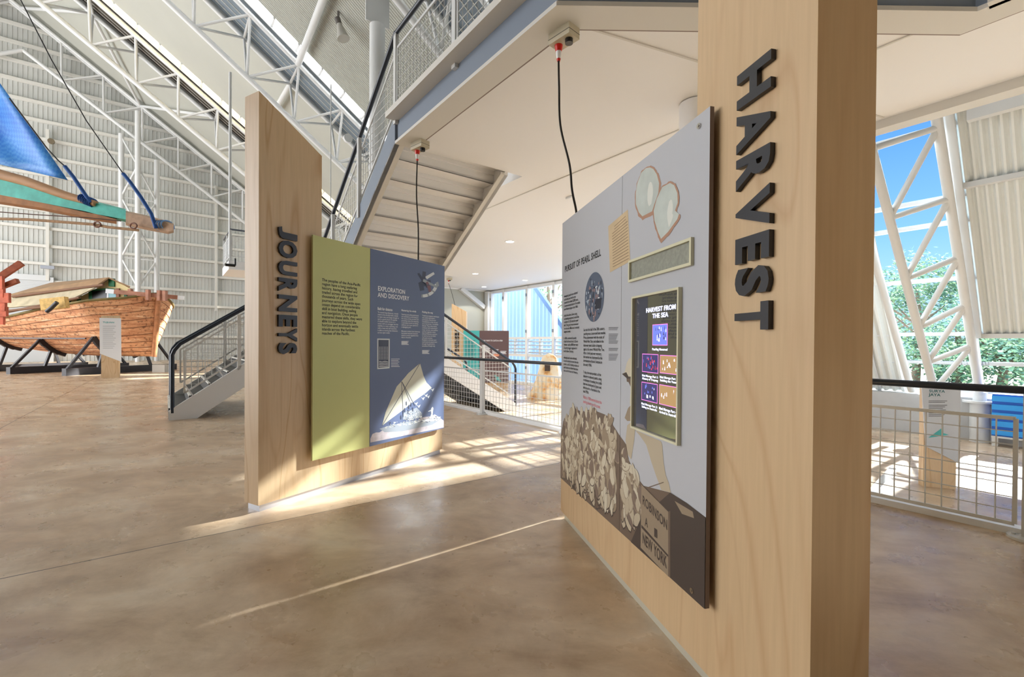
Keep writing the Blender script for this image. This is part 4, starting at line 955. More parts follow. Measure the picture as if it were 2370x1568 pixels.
# hanging rods
def rod(px, y0, y1, u, r, label):
    a = atu(px, y0, u); b = atu(px, y1, u); b.x, b.y = a.x, a.y; mb = MB(); mb.tube(a, b, r, 8)
    mb.build('hanging_rod', [STEEL], label=label, category='rod', group='roof hanger rods')
rod(533, 168, 590, 18.9, .05, 'thick white hanger rod left of the JOURNEYS column')
rod(766, 195, 470, 16.0, .018, 'thin white hanger rod right of the JOURNEYS column')
# steel post with head plate beyond the balustrade
pc = atu(873, 200, 13.0); mb = MB(); mb.tube(V((pc.x, pc.y, HS + .35)), V((pc.x, pc.y, atu(873, 60, 13).z)), .22, 20)
hp = atu(873, 20, 13.0); mb.box(V((pc.x, pc.y, hp.z)) - UD * .02 - VD * .35 - Z * .45, UD * .04, VD * .7, Z * .9)
mb.build('steel_post', [STEEL], label='thick round white post with a head plate behind the mezzanine handrail', category='post')

# ================================================================ leaning truss columns at right wall
def leantruss(u, zt, label):
    t = thing('truss_column', WL(u, .35), label, 'column', 'leaning truss columns')
    up = VD * -LEAN + Z
    A0 = WL(u, .38); A1 = WL(u, zt)                        # outer chord
    B0 = WL(u + .55, .38, -.7); B1 = WL(u + .55, zt, -1.25)
    mb = MB(); mb.tube(A0, A1, .08, 16); mb.build('outer_chord', [STEEL], t); mb = MB(); mb.tube(B0, B1, .08, 16); mb.build('inner_chord', [STEEL], t)
    n = 7
    for i in range(n):
        p = A0.lerp(A1, (i + .5) / n); q = B0.lerp(B1, i / n); q2 = B0.lerp(B1, (i + 1) / n)
        for b_ in (q, q2): mb = MB(); mb.tube(p, b_, .055, 10); mb.build('web_pipe', [STEEL], t)
    for c in (A0, B0):
        mb = MB(); mb.disc(c - Z * .14, Z, .22, .16, 24); mb.disc(c - Z * .82 + Z * 0, Z, .12, .7, 16); mb.build('footing', [STEEL], t)
    return t
def chordpt(px, py, v): return atv(px, py, v)
lt = thing('truss_column', WL(1.54, .35), 'leaning white tubular truss column against the blue sky at the right', 'column')
O0 = atv(2268, 918, 12.3); def_up = VD * -LEAN + Z
def onlean(px, py, off=0.0):
    n = (VD + Z * LEAN).normalized(); return onp(px, py, WL(0, .35, off), n)
O1 = onlean(2160, 225)
I0 = atv(2163, 905, 11.7); I1 = onlean(2030, 396, -.9)
mb = MB(); mb.tube(O0, O0 + (O1 - O0) * 1.25, .066, 18); mb.build('outer_chord', [STEEL], lt)
mb = MB(); mb.tube(I0, I0 + (I1 - I0) * 1.5, .064, 18); mb.build('inner_chord', [STEEL], lt)
def ch(A, B, px, py):   # nearest point on the chord to the view ray
    d = ray(px, py).normalized(); e_ = (B - A).normalized(); w0 = A - EYE; b_ = e_.dot(d); den = 1 - b_ * b_
    return A + e_ * ((b_ * d.dot(w0) - e_.dot(w0)) / den)
OC = [(2262, 872), (2247, 800), (2235, 706), (2214, 597), (2194, 461), (2169, 296)]
IC = [(2187, 880), (2152, 839), (2123, 760), (2098, 646), (2061, 505), (2018, 345)]
for i in range(1, 6):
    a = ch(O0, O1, *OC[i]); b = ch(I0, I1, *IC[i])
    for b_ in ((b, ) if i == 1 else (b, ch(I0, I1, *IC[i - 1]))): mb = MB(); mb.tube(a, b_, .046, 12); mb.build('web_pipe', [STEEL], lt)
mb = MB(); mb.tube(ch(O0, O1, *OC[1]), ch(I0, I1, 2187, 900), .046, 12); mb.build('web_pipe', [STEEL], lt)
for c in (O0, I0):
    mb = MB(); mb.disc(c - Z * .12, Z, .24, .04, 28); mb.tube(c - Z * .1, c + Z * .08, .10, 20); mb.disc(V((c.x, c.y, LOW)), Z, .14, c.z - .12 - LOW, 16); mb.build('footing', [STEEL], lt)
# a second one deeper
lt2 = leantruss(4.45, 5.6, 'leaning white truss column behind the HARVEST wall')
mb = MB(); p = onlean(1990, 480, -.3); q = atv(2110, 905, 12.0); mb.tube(p, q, .06, 10); mb.build('raking_strut', [STEEL], lt)

# ================================================================ POWER BOXES AND CABLES
def power(px, py, yaw, label, lab2, end, scale=1.0, mid=()):
    c = atz(px, py, HS - .04); c.z = HS - .0
    ux, vx = UD * math.cos(yaw) + VD * math.sin(yaw), VD * math.cos(yaw) - UD * math.sin(yaw)
    t = thing('power_box', c, label, 'socket', 'ceiling power boxes')
    mb = MB(); mb.cbox(c - Z * .045, ux * .22, vx * .13, Z * .09); mb.build('housing', [BEIGE], t)
    mb = MB(); mb.cbox(c - Z * .052, ux * .223, vx * .133, Z * .004); mb.build('seam', [TEXTG], t)
    mb = MB(); q = c - Z * .09 + ux * .055; mb.tube(q - ux * .11, q - ux * .11 - Z * .035, .032, 18); mb.build('rotary_switch', [BLACK], t)
    mb = MB(); q = c - Z * .09 + ux * .055; mb.tube(q, q - Z * .05, .034, 18, 0, .026); mb.tube(q - Z * .05, q - Z * .11, .024, 14, 1, .016); mb.tube(q - Z * .11, q - Z * .13, .018, 12, 0, .012); mb.build('plug', [RED, WHITEP], t)
    s = q - Z * .12; pts = [s]
    allp = [s] + [V(m) for m in mid] + [end, end - Z * .14]
    # smooth path
    res = []
    for i in range(len(allp) - 1):
        p0, p1_, p2_, p3 = allp[max(i - 1, 0)], allp[i], allp[i + 1], allp[min(i + 2, len(allp) - 1)]
        for k in range(8):
            t_ = k / 8; res.append(.5 * ((2 * p1_) + (p2_ - p0) * t_ + (2 * p0 - 5 * p1_ + 4 * p2_ - p3) * t_ ** 2 + (3 * p1_ - p0 - 3 * p2_ + p3) * t_ ** 3))
    res.append(allp[-1])
    mb = MB(); mb.path(res, .0085, 8); mb.build('power_cable', [mat('black_cable', srgb(26, 20, 20), .5)], label=lab2, category='cable', group='hanging power cables')
P_ = PH.P(1334, 492, -.08)
power(1305, 84, -.1, 'beige ceiling power box with red plug nearest the HARVEST wall', 'black cable hanging from the nearest power box to the pearl shell panel', P_, mid=[aty(1294, 200, 3.70), aty(1297, 290, 3.64), aty(1318, 380, 3.5), aty(1324, 440, 3.4)])
P2_ = PJ.P(968, 606, -.08)
power(972, 337, -.2, 'beige ceiling power box with red plug at the stair head', 'black cable hanging straight down behind the slate blue panel', P2_, mid=[aty(964, 450, 5.75), aty(968, 530, 5.55)])
P3_ = PF.P(1053, 708, -.1)
c3 = atz(1040, 646, HS)
power(1040, 646, 0, 'small far power box above the FISHING column', 'far grey cable leaning down to the FISHING column', P3_, mid=[aty(1046, 680, 17.8)])
# downlights
for (x, y), lb in zip(((1180, 559), (1100, 633.5), (1120, 664), (1215, 648.5)), ('largest round downlight, right of the stair', 'small round downlight beside the slate blue panel top', 'farthest round downlight above the grey back wall', 'round downlight just above the tall windows')):
    c = atz(x, y, HS + .05); t = thing('downlight', c, lb, 'downlight', 'soffit downlights')
    mb = MB(); mb.tube(c, c - Z * .012, .13, 28); mb.build('trim_ring', [WHITEP], t); mb = MB(); mb.tube(c - Z * .012, c - Z * .016, .10, 28); mb.build('lamp_lens', [mat('lit_lens', (1, .95, .86, 1), .4, emit=3)], t)
    ld = bpy.data.lights.new('downlight_lamp', 'SPOT'); ld.energy = 40; ld.spot_size = 2.2; ld.color = (1, .93, .84); lo = bpy.data.objects.new('downlight_lamp', ld); COL.objects.link(lo); lo.location = c - Z * .03
mb = MB(); c = atz(1318, 455, HS + .05); mb.cbox(c - Z * .02, UD * .16, VD * .03, Z * .03); mb.build('smoke_detector', [WHITEP], label='small white bar fitting on the soffit beside the cable', category='detector')
c = atz(1700, 232, HS)   # concealed column stub between the walls
mb = MB(); q = atz(1608, 250, HS); mb.tube(V((q.x, q.y, LOW if W(0,0).dot(VD) > 9 else 0)), V((q.x, q.y, HS + .04)), .16, 24)
mb.build('round_post', [SOFFIT], label='pale round post rising behind the HARVEST wall', category='post')

# ================================================================ TALL LABEL SIGNS
tj = thing('sign_stand', aty(256, 875, 18.1), 'tall white TUJUAN sign stand in front of the wooden boat', 'sign')
def signstand(t, Y, q, pan, title, tl, dirv, woodpx, zb, titlemat, panmat):
    d = V(dirv).normalized(); n = V((d.y, -d.x, 0)); pl = Plane(V((q.x, q.y, 0)), d, n)
    a0, a1 = pl.S(woodpx[0]), pl.S(woodpx[1]); mb = MB(); wood_box(mb, pl, a0, a1, zb, pl.P(woodpx[0], woodpx[2]).z, pl.P(woodpx[1], woodpx[2]).z, .12); mb.build('column', [PLY_J], t)
    pp = Plane(pl.p0 + n * .03, d, n); mb = MB(); mb.prism([pp.P(*p) for p in pan], n * -.02); po = mb.build('panel', [panmat], t)
    mb = MB(); 
    for (ln, x0, yt, yb, x1) in tl: pp.text(mb, ln, x0, yt, yb, x1, .02, 0, 'LEFT', .003)
    mb.build('title_text', [titlemat], po); return pp, po
q = atz(257, 875, 0); rr_ = V((q.x, q.y, 0)).normalized(); dd = V((rr_.y, -rr_.x, 0)) + V((.25, 0, 0))
pp, po = signstand(tj, 0, q, [(230, 736), (280, 737), (281, 838), (231, 819)], '', [(["TUJUAN"], 238, 744.5, 749, 264)], dd, (234, 277, 731), 0, TEAL, WHITEP)
mb = MB()
for k in range(12): y = 755 + k * 4.6; pp.poly(mb, [(238, y), (268 - k % 3 * 3, y), (268 - k % 3 * 3, y + 1.0), (238, y + 1.0)], 0, .003)
mb.build('body_text', [mat('pale_grey_ink', srgb(170, 174, 180), .5)], po)
q = atz(2175, 1130, LOW); sj = thing('sign_stand', q, 'grey SURYA JAYA sign stand with wooden base behind the right guardrail', 'sign')
dd = V((1, -.35, 0))
pp, po = signstand(sj, 0, q, [(2134, 897), (2224, 897), (2221, 1074), (2143, 1034)], '', [(["SURYA", "JAYA"], 2149, 902, 919, 2187)], dd, (2141, 2217, 900), LOW, mat('dark_teal_ink2', srgb(20, 92, 96), .5), mat('grey_sign_panel', srgb(192, 196, 202), .45))
mb = MB()
for y0, n_ in ((928, 2), (938, 8)):
    for k in range(n_): y = y0 + k * 3.6; pp.poly(mb, [(2149, y), (2192 - k * 5 % 12, y), (2192 - k * 5 % 12, y + 1.1), (2149, y + 1.1)], 1, .003)
mb.build('body_text', [TEAL, TEXTG], po); mb = MB()
pp.poly(mb, [(2148, 1014), (2183, 989), (2183, 1009)], 0, .003); mb.build('arrow_print', [TEAL], po); mb = MB(); pp.poly(mb, [(2183, 1003), (2196, 1007), (2183, 1009)], 0, .003); mb.build('arrow_tail_print', [TEAL], po)

# ================================================================ WOODEN BOAT
BW = atz(360, 866, 0); bow = aty(365, 796, 19.5); B0_ = V((bow.x, bow.y, 0)); bd = V((-.975, .213, 0)); bn_ = V((.213, .975, 0))
boat = thing('wooden_boat', B0_ + bd * 4, 'weathered orange wooden boat on black steel cradles with a canvas cabin roof', 'boat')
def hb(s): return 1.8 * min(1, (max(s, 0) / 1.25) ** .6) * (1 - .35 * max(0, (s - 6) / 4) ** 2)
def zs(s):
    T = ((0, 3.38), (.25, 3.2), (.5, 3.1), (1.2, 2.94), (3.3, 2.70), (5.9, 2.26), (10, 2.0))
    for (a, x), (b, y) in zip(T[:-1], T[1:]):
        if s <= b: return x + (y - x) * (s - a) / (b - a)
    return 2.0
def zk(s): return .70 + (.0 if s < 3 else .025 * (s - 3) ** 1.7)
def hullpt(s, q, side, out=0.0):
    st_ = .25 * (1 - q) if s < .01 else .25 * (1 - q) * math.exp(-s)
    return B0_ + bd * (s + st_) + bn_ * (side * (hb(s) * (q ** .5) + out)) + Z * (zk(s) + (zs(s) - zk(s)) * q ** 1.15)
S_ = [0, .05, .15, .3, .5, .75, 1.0, 1.3, 1.8, 2.4, 3.2, 4, 5, 6, 7, 8, 9, 10]; Q_ = [0, .03, .08, .16, .26, .38, .5, .62, .74, .86, 1.0]
mb = MB()
for side in (-1, 1):
    vs = [hullpt(s, q, side) for s in S_ for q in Q_]; n = len(Q_)
    fs = [(i * n + j, (i + 1) * n + j, (i + 1) * n + j + 1, i * n + j + 1) for i in range(len(S_) - 1) for j in range(n - 1)]
    if side < 0: fs = [f[::-1] for f in fs]
    mb.add(vs, fs, 0, True)
mb.add([hullpt(10, q, sd) for sd, qs in ((-1, Q_[::-1]), (1, Q_)) for q in qs], [tuple(range(2 * len(Q_)))], 0)
mb.build('hull', [HULL], boat)
SEAM = mat('plank_seam', srgb(120, 76, 50), .8)
for k, q in enumerate((.12, .2, .3, .42, .54, .66, .78, .9)):
    mb = MB(); mb.path([hullpt(s, q, -1, .006) for s in S_], .014, 4); mb.path([hullpt(s, q, 1, .006) for s in S_[:9]], .014, 4); mb.build('plank_seam', [SEAM], boat)
mb = MB()
for sd in (-1, 1): mb.path([hullpt(s, 1.0, sd, .02) for s in S_], .05, 6)
mb.build('gunwale', [mat('mossy_timber', srgb(126, 112, 66), .8, noise=.3, nscale=4)], boat)
mb = MB(); mb.path([hullpt(0, q, 1) + bd * -.05 for q in Q_], .10, 6); mb.build('stem', [mat('stem_timber', srgb(190, 130, 88), .8, noise=.3)], boat)
dk = MB(); vs = [hullpt(s, .93, sd) for s in S_ for sd in (-1, 1)]; dk.add(vs, [(2 * i, 2 * i + 2, 2 * i + 3, 2 * i + 1) for i in range(len(S_) - 1)]); dk.build('deck', [mat('deck_timber', srgb(132, 106, 82), .8)], boat)
CANV = mat('brown_canvas', srgb(146, 116, 84), .85, noise=.25, nscale=2); CRM = mat('cream_boat_paint', srgb(224, 206, 150), .7); GRN = mat('green_boat_paint', srgb(34, 116, 74), .6); LBL = mat('pale_blue_boat_paint', srgb(150, 196, 206), .6)
def bp(s, b, z): return B0_ + bd * s + bn_ * b + Z * z
def py_(x, y, Y): return aty(x, y, Y)
cab = MB(); YF = 18.9
def cpan(pts, mi, dY=0.0, th=.06): cab.prism([py_(x, y, YF + dY) for x, y in pts], V((0, th, 0)), mi)
cpan([(148, 712), (152, 703), (222, 669), (252, 648), (264, 648), (300, 668), (306, 700), (250, 712)], 0)
for x0, x1, y0 in ((155, 163, 692), (178, 186, 684), (205, 213, 672)): cpan([(x0, 708), (x0, y0), (x1, y0 - 2), (x1, 708)], 1, -.03)
cpan([(213, 708), (213, 672), (246, 669), (247, 708)], 2, -.035); cpan([(247, 708), (247, 672), (251, 672), (251, 708)], 3, -.04)
cpan([(251, 706), (252, 676), (270, 677), (273, 706)], 4, -.035); cpan([(251, 663), (251, 645), (264, 645), (264, 664)], 1, -.05); cpan([(214, 671), (250, 667), (268, 669), (214, 674)], 1, -.05)
cpan([(285, 700), (288, 676), (292, 678), (296, 700)], 1, -.04)
cab.build('cabin_front', [CRM, GRN, BLACK, WHITEP, LBL], boat)
def sheet(polys, th, name, mt):
    m = MB()
    for pl in polys: m.add([py_(*p) for p in pl], [tuple(range(len(pl)))], 0)
    o = m.build(name, [mt], boat); md = o.modifiers.new('Solidify', 'SOLIDIFY'); md.thickness = th; return o
sheet([[(252, 645, 18.7), (222, 665, 18.6), (25, 684, 19.6), (118, 657, 23)], [(252, 645, 18.7), (118, 657, 23), (238, 668, 24), (301, 666, 18.8)]], .05, 'cabin_roof', CANV)
sheet([[(222, 668, 18.55), (152, 702, 18.5), (0, 716, 19.3), (-40, 700, 19.8), (25, 686, 19.7)]], .05, 'canvas_side', mat('grey_canvas', srgb(178, 166, 138), .85, noise=.2, nscale=3))
s0, s1 = 2.0, 9.5
mb = MB(); mb.tube(py_(240, 660, 18.45), py_(30, 687, 19.4), .055, 8); mb.tube(py_(100, 711, 18.2), py_(-20, 724, 19.0), .05, 8); mb.tube(bp(1.5, -1.9, 3.05), bp(9, -1.9, 2.0), .05, 8); mb.build('pole', [mat('dark_pole', srgb(112, 78, 54), .8)], boat)
TB = mat('pink_weathered_timber', srgb(176, 126, 104), .8, noise=.25, nscale=5)
mb = MB(); a = aty(246, 674, 18.6); b = aty(412, 689, 19.3); mb.bar(a, b, .1, .17); mb.build('cross_timber', [TB], boat)
mb = MB(); mb.bar(b, b + (b - a).normalized() * .22, .1, .16); mb.bar(a, a - (b - a).normalized() * -.28, .11, .18); mb.build('cross_timber_end', [WHITEP], boat)
for px in (275, 302, 343, 369, 382):
    mb = MB(); a = aty(px, 668 + (px - 275) * .05, 18.9); mb.bar(a, a - Z * .42, .14, .12, V((1, 0, 0))); mb.build('bitt', [TB], boat)
mb = MB(); a = aty(98, 700, 17.3); b = aty(155, 697, 17.4); mb.bar(a - Z * .1, b - Z * .05, .2, .42); mb.build('leeboard_bracket', [mat('yellow_timber', srgb(214, 178, 110), .8, noise=.3, nscale=8)], boat)
mb = MB(); mb.path([aty(132, 700, 17.1), aty(120, 712, 17.1), aty(108, 722, 17.1)], .07, 6); mb.build('hook', [CRADLE], boat)
# cradles
def cradle(s, label):
    t = thing('boat_cradle', bp(s, 0, 0), label, 'cradle', 'boat cradles')
    mb = MB(); mb.box(bp(s - .1, -2.3, 0), bn_ * 4.6, bd * .22, Z * .28); mb.build('base_beam', [CRADLE], t)
    for sd in (-1, 1):
        pts = [hullpt(s, q, sd, .09) for q in (.02, .08, .18, .3, .42)]
        mb = MB()
        for p, q in zip(pts[:-1], pts[1:]): mb.bar(p - Z * .03, q, .2, .12, bd)
        mb.build('saddle', [CRADLE], t)
        for q_, b_ in ((pts[-1], 2.2), (pts[2], 1.1)):
            mb = MB(); mb.bar(bp(s, sd * b_, .25), q_, .09, .09, bd); mb.build('strut', [CRADLE], t)
cradle(1.7, 'black steel cradle under the bow, right of the TUJUAN sign'); cradle(4.6, 'black steel cradle under the middle of the wooden boat'); cradle(7.2, 'black steel cradle under the stern at the left edge')
mb = MB(); a = bp(2.0, -1.35, 1.45); b = bp(7.2, -1.35, 1.45); mb.bar(a, b, .05, .05); mb.build('cradle_tie', [CRADLE], label='thin black steel tie bar linking the boat cradles', category='bar')
mb = MB(); a = atz(352, 862, 0); mb.box(V((a.x, a.y, 0)), V((.55, 0, 0)), V((0, .5, 0)), Z * .32); mb.build('concrete_block', [mat('concrete_block', srgb(190, 186, 176), .8)], label='small pale block on the floor beside the stair foot', category='block')

# ================================================================ BLUE SAILED CRAFT (upper left)
RD = mat('red_timber', srgb(206, 104, 74), .75, noise=.3, nscale=5); RD2 = mat('brown_red_timber', srgb(160, 84, 54), .75, noise=.3, nscale=5)
rp = thing('boat_stern', aty(10, 740, 14), 'red painted forked timber of a boat at the left edge', 'boat')
mb = MB(); mb.bar(aty(-30, 662, 14), aty(50, 609, 14.3), .12, .17); mb.bar(aty(-30, 678, 14.1), aty(41, 650, 14.2), .12, .13); mb.build('fork_timber', [RD2], rp)
mb = MB()
for k, (y, x) in enumerate(((655, 8), (675, 10), (690, 23), (706, 14), (722, 17), (738, 10))): mb.bar(aty(-70, y, 14), aty(x, y + (k % 2) * 3, 14 + .02 * k), .08, .30 if k else .4)
mb.build('plank', [RD], rp)
Ys = 9.5
def sp(px, py, dy=0): return aty(px, py, Ys + dy)
sail = MB(); rows = []
for i in range(15):
    t = i / 14; L = (-60 - 0 + (155 - -60) * t, 100 + 317 * t)  # leech (right edge) top -> clew
    L = (-40 + 196 * t + 14 * math.sin(math.pi * t) * 0, 140 + 277 * t ** 1.02); Rr = (-500, -240 + 502 * t)
    row = []
    for k in range(17):
        w = k / 16; x = L[0] + (Rr[0] - L[0]) * w; y = L[1] + (Rr[1] - L[1]) * w
        row.append(sp(x, y, .5 * math.sin(w * 6.2) * math.sin(t * 3.1) + .06 * math.sin(w * 30 + t * 4)))
    rows.append(row)
sail.add([p for r in rows for p in r], [(i * 17 + k, i * 17 + k + 1, (i + 1) * 17 + k + 1, (i + 1) * 17 + k) for i in range(14) for k in range(16)], 0, True)
so = sail.build('sail', [TARP], label='bright blue tarpaulin sail at the upper left', category='sail')
sm_ = so.modifiers.new('Solidify', 'SOLIDIFY'); sm_.thickness = .012
BAM = mat('bamboo_pole', srgb(196, 150, 108), .6, noise=.2, nscale=4, stretch=(.3, .3, 3)); TEALW = mat('turquoise_timber', srgb(76, 200, 186), .55, noise=.25, nscale=5)
mb = MB(); mb.path([sp(-500, 285), sp(-60, 388), sp(60, 420), sp(150, 452), sp(222, 472)], [.12, .11, .10, .085, .06], 12); mb.build('boom', [BAM], label='brown bamboo boom lying above the turquoise spar', category='boom')
tb = thing('bowsprit', sp(100, 470), 'turquoise painted spar tapering to a bare wooden tip, top left', 'spar')
def beam4(pts):
    mb = MB()
    vs = []
    for (x, yt, yb) in pts: vs += [sp(x, yt), sp(x, yb), sp(x, yb + 6, .25), sp(x, yt - 4, .25)]
    n = len(pts); fs = []
    for i in range(n - 1):
        for k in range(4): fs.append((4 * i + k, 4 * i + (k + 1) % 4, 4 * (i + 1) + (k + 1) % 4, 4 * (i + 1) + k))
    fs += [(3, 2, 1, 0), tuple(4 * (n - 1) + k for k in range(4))]; mb.add(vs, fs, 0); return mb
mb = MB(); b4 = beam4([(-500, 300, 345), (-60, 402, 440), (100, 438, 470), (200, 465, 492), (291, 488, 508)]); b4.build('painted_spar', [TEALW], tb)
b4 = beam4([(-500, 345, 366), (-60, 440, 458), (100, 470, 482), (200, 490, 502), (270, 508, 513)]); b4.build('under_timber', [mat('spar_timber', srgb(176, 122, 76), .7, noise=.3, nscale=4)], tb)
b4 = beam4([(291, 492, 516), (340, 503, 527), (390, 516, 536), (402, 522, 533)]); b4.build('spar_tip', [mat('bare_tip_timber', srgb(206, 174, 148), .75, noise=.3, nscale=6)], tb)
ROPE = mat('blue_rope', srgb(28, 84, 160), .7); ROPED = mat('dark_line', srgb(30, 28, 28), .6); ROPEB = mat('hemp_rope', srgb(186, 150, 116), .8, noise=.2, nscale=20)
def rope(pts, r, m_, label, Y0=0): mb = MB(); mb.path([sp(x, y, -.05 + Y0) for x, y in pts], r, 8); mb.build('rope', [m_], label=label, category='rope', group='rigging ropes')
rope([(48, 0), (120, 140), (200, 280), (285, 402)], .011, ROPED, 'thin dark stay crossing the ribbed wall from the top left')
rope([(285, 402), (300, 420), (325, 455), (350, 495), (361, 528)], .035, ROPE, 'thick blue rope tied down to the wooden spar tip')
rope([(22, 228), (70, 292), (110, 345), (135, 372), (150, 385)], .014, ROPED, 'dark line running down the sail edge')
rope([(150, 385), (170, 410), (190, 440), (210, 470)], .035, ROPE, 'short thick blue rope above the bamboo boom')
rope([(-500, 440), (-40, 488), (80, 497), (200, 504), (280, 512)], .010, mat('rust_line', srgb(92, 60, 48), .7), 'thin rusty wire under the turquoise spar')
rope([(-500, 470), (-40, 506), (60, 508), (130, 513), (220, 520), (250, 526), (320, 533)], .028, ROPEB, 'pale frayed rope slung below the turquoise spar')
mb = MB()
for k in range(7): 
    c = sp(192 + k * 4.0, 461 + k * 1.6, .03); mb.path([c + V((.03 * math.cos(t) * .3, .11 * math.sin(t), .085 * math.cos(t))) for t in [j * math.pi / 8 for j in range(17)]], .014, 5)
mb.build('lashing', [ROPE], label='blue rope lashing round the boom end', category='rope')
mb = MB()
for k in range(4):
    c = sp(370 + k * 6, 523, .12); mb.path([c + V((.05 * math.cos(t) * .3, .18 * math.sin(t), .10 * math.cos(t))) for t in [j * math.pi / 8 for j in range(17)]], .014, 5)
mb.build('lashing', [mat('pale_blue_rope', srgb(120, 160, 210), .7)], label='pale blue lashing round the wooden spar tip', category='rope')
for x, y in ((225, 520), (309, 523)):
    mb = MB(); c = sp(x, y, -.08); mb.path([c + V((.07 * math.cos(t), 0, .055 * math.sin(t))) for t in [j * math.pi / 8 for j in range(17)]], .016, 6, caps=False)
    mb.build('shackle', [mat('rusty_iron', srgb(150, 110, 96), .7)], label='rusty iron ring on the slung rope, %s of two' % ('left' if x < 300 else 'right'), category='shackle', group='iron rings')

# ================================================================ STANDING STONE
c = atz(1266, 924, LOW); stn = thing('standing_stone', c, 'cream and orange standing stone with a small plaque behind the guardrail', 'stone')
prof = [(0, .62), (.12, .60), (.3, .52), (.6, .44), (.9, .36), (1.15, .30), (1.35, .24), (1.46, .12), (1.5, 0)]
mb = MB(); n = 18; vs = []
for z, r in prof:
    for k in range(n):
        t = 2 * math.pi * k / n; rr = r * (1 + .10 * math.sin(3 * t + z * 2) + .05 * math.sin(7 * t + z * 9)) ; vs.append(c + V((rr * math.cos(t) + .12 * z * .4, rr * .6 * math.sin(t), z * 1.0)))
mb.add(vs, [(i * n + k, i * n + (k + 1) % n, (i + 1) * n + (k + 1) % n, (i + 1) * n + k) for i in range(len(prof) - 1) for k in range(n)], 0, True); 
def stonemat():
    m = bpy.data.materials.new('stained_sandstone'); m.use_nodes = True; t = m.node_tree; b = t.nodes['Principled BSDF']; tcn = t.nodes.new('ShaderNodeTexCoord'); nz = t.nodes.new('ShaderNodeTexNoise'); nz.inputs['Scale'].default_value = 3; nz.inputs['Detail'].default_value = 6
    t.links.new(tcn.outputs['Object'], nz.inputs[0]); r = ramp(t, nz.outputs[0], [(.32, srgb(186, 112, 60)), (.40, srgb(222, 178, 120)), (.50, srgb(232, 216, 186)), (.7, srgb(226, 220, 210))]); t.links.new(r.outputs[0], b.inputs['Base Color']); b.inputs['Roughness'].default_value = .8; return m
mb.build('stone_body', [stonemat()], stn)
mb = MB(); q0 = c + V((-.10, -.32, .93)); mb.box(q0, V((.17, 0, 0)), V((0, .12, .0)), Z * .28, 0); mb.build('plaque', [mat('dark_plaque', srgb(64, 50, 46), .4, noise=.4, nscale=12)], stn)
# ================================================================ BLUE SLATTED CASE at right
q = atv(2295, 1008, 12.0); bc = thing('slatted_case', V((q.x, q.y, LOW)), 'bright blue slatted case by the right wall behind the guardrail', 'case')
d_ = -UD; z0 = q.z; z1 = atv(2295, 912, 12.0).z
mb = MB(); mb.box(q, d_ * 1.3, VD * .22, Z * (z1 - z0)); mb.build('case_body', [mat('deep_blue_plastic', srgb(8, 100, 200), .4)], bc)
for k in range(5): mb = MB(); mb.box(q + Z * ((z1 - z0) * (k + .15) / 5) - VD * .04, d_ * 1.3, VD * .05, Z * ((z1 - z0) * .13)); mb.build('slat', [mat('bright_blue_plastic', srgb(40, 160, 245), .35)], bc)
mb = MB(); mb.box(q - Z * .03 - VD * .06, d_ * 1.3, VD * .3, Z * .03); mb.box(V((q.x, q.y, LOW)), d_ * .08, VD * .2, Z * (z0 - LOW)); mb.box(V((q.x, q.y, LOW)) + d_ * 1.2, d_ * .08, VD * .2, Z * (z0 - LOW)); mb.build('case_base', [STEEL], bc)
# low ramp edging seen through the guardrail
mb = MB(); mb.bar(atz(2010, 1158, LOW + .05), atz(2066, 1092, LOW + .05), .08, .1); mb.build('kerb_angle', [STEEL], label='short white steel angle on the lower floor left of the SURYA JAYA sign', category='angle')

# ================================================================ SMALL FITTINGS
c = atu(785, 56, 17.0); hs_ = thing('horn_speaker', c, 'grey horn loudspeaker under the roof sheeting', 'loudspeaker')
ax_ = (ray(792, 80) - ray(780, 40)).normalized(); mb = MB(); mb.tube(c, c + ax_ * .55, .09, 18, 0, .22); mb.build('horn', [mat('grey_plastic', srgb(176, 174, 166), .5)], hs_)
mb = MB(); mb.tube(c - ax_ * .22, c, .10, 14); mb.bar(c - ax_ * .1, c - ax_ * .1 + Z * .5, .06, .06); mb.build('driver', [mat('dark_grey_plastic', srgb(96, 92, 88), .5)], hs_)
for px, py, u, lb in ((804, 322, 17.5, 'round white lamp on the truss left of the mezzanine handrail'), (119, 328, 40.9, 'round dark lamp on the ribbed wall right of the blue sail')):
    c = atu(px, py, u); mb = MB(); mb.disc(c, -UD, .16 if u < 20 else .17, .12, 20); mb.build('round_lamp', [WHITEP if u < 20 else mat('bronze_lamp', srgb(112, 100, 80), .5)], label=lb, category='lamp')
c = atu(110, 619, 40.9); mb = MB(); mb.cbox(c, VD * .62, UD * .2, Z * .2); mb.build('wall_light', [mat('grey_light_box', srgb(160, 166, 178), .4)], label='small grey box light on the ribbed wall above the cabin roof', category='light')
c = atu(521, 613, 18.6); mb = MB(); mb.tube(c, c + VD * .3, .05, 12); mb.tube(c + VD * .3, c + VD * .3 + Z * .25, .03, 8); mb.build('security_camera', [BLACK], label='small black camera left of the JOURNEYS column', category='camera')

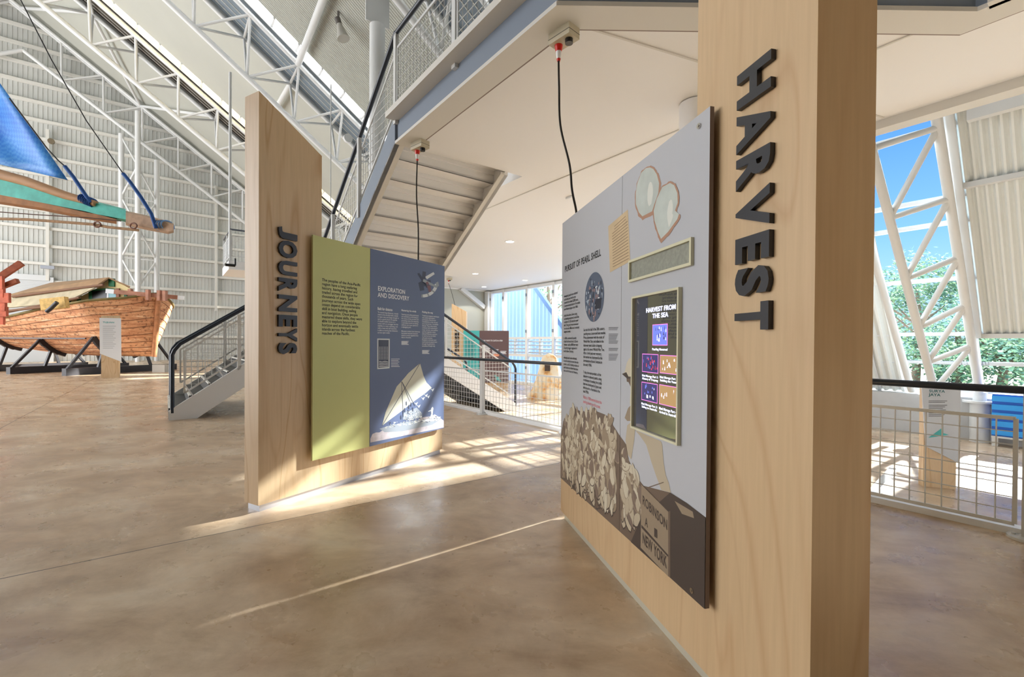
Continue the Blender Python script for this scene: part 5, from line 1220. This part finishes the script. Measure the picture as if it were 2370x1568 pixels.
# ================================================================ OUTDOOR TREES
LEAF = [mat('leaf_%d' % i, srgb(*c_), .6) for i, c_ in enumerate(((96, 136, 108), (70, 112, 96), (128, 160, 120)))]
BARK = mat('bark', srgb(126, 112, 100), .9, noise=.2)
def tree(p, H, R, nl, label, low=.35, seed=1):
    rnd = random.Random(seed); t = thing('tree', p, label, 'tree', 'trees outside the glass')
    mb = MB(); mb.path([p, p + Z * H * .5 + V((.2, 0, 0)), p + Z * H * .8], [.22, .16, .06], 8)
    for k in range(6):
        a = rnd.uniform(0, 6.28); s = p + Z * H * rnd.uniform(.35, .6); mb.path([s, s + V((math.cos(a) * R * .5, math.sin(a) * R * .5, H * .15)), s + V((math.cos(a) * R * .8, math.sin(a) * R * .8, H * .25))], [.08, .05, .02], 5)
    mb.build('trunk', [BARK], t); mb = MB()
    cl_ = [(V((rnd.uniform(-1, 1) * R * .8, rnd.uniform(-1, 1) * R * .8, H * rnd.uniform(low, 1))), rnd.uniform(.25, .5) * R) for _ in range(26)]
    for i in range(nl):
        c_, r_ = rnd.choice(cl_); d = V((rnd.gauss(0, 1), rnd.gauss(0, 1), rnd.gauss(0, 1))).normalized() * r_ * rnd.uniform(.3, 1); q = p + c_ + d
        a = V((rnd.gauss(0, 1), rnd.gauss(0, 1), rnd.gauss(0, 1))).normalized(); b = a.orthogonal().normalized(); s = rnd.uniform(.07, .16)
        mb.add([q - a * s, q + b * s * .5, q + a * s, q - b * s * .5], [(0, 1, 2, 3)], rnd.randrange(3))
    mb.build('foliage', LEAF, t)
G = -.7
def tp2(px, Y): q = aty(px, 796, Y); return V((q.x, q.y, G))
tree(tp2(2120, 27), 6.8, 2.6, 5200, 'leafy tree behind the leaning truss column', .45, 3)
tree(tp2(2215, 25), 3.8, 2.4, 4200, 'low bushy tree filling the glass between the truss chords', .1, 5)
tree(tp2(2320, 24), 3.2, 2.6, 4200, 'bushy tree below the right corrugated sheeting', .1, 9)
tree(tp2(2420, 25), 4.2, 2.8, 3800, 'bushy tree at the far right edge', .1, 12)
tree(tp2(2060, 34), 6.0, 3.4, 4200, 'pale tree far behind the HARVEST column edge', .2, 15)
tree(tp2(1265, 36), 9.5, 3.6, 5200, 'tree above the raking blue-cast sheeting in the far windows', .3, 21)

for o in list(bpy.data.objects):
    if '_o' in o: del o['_o']
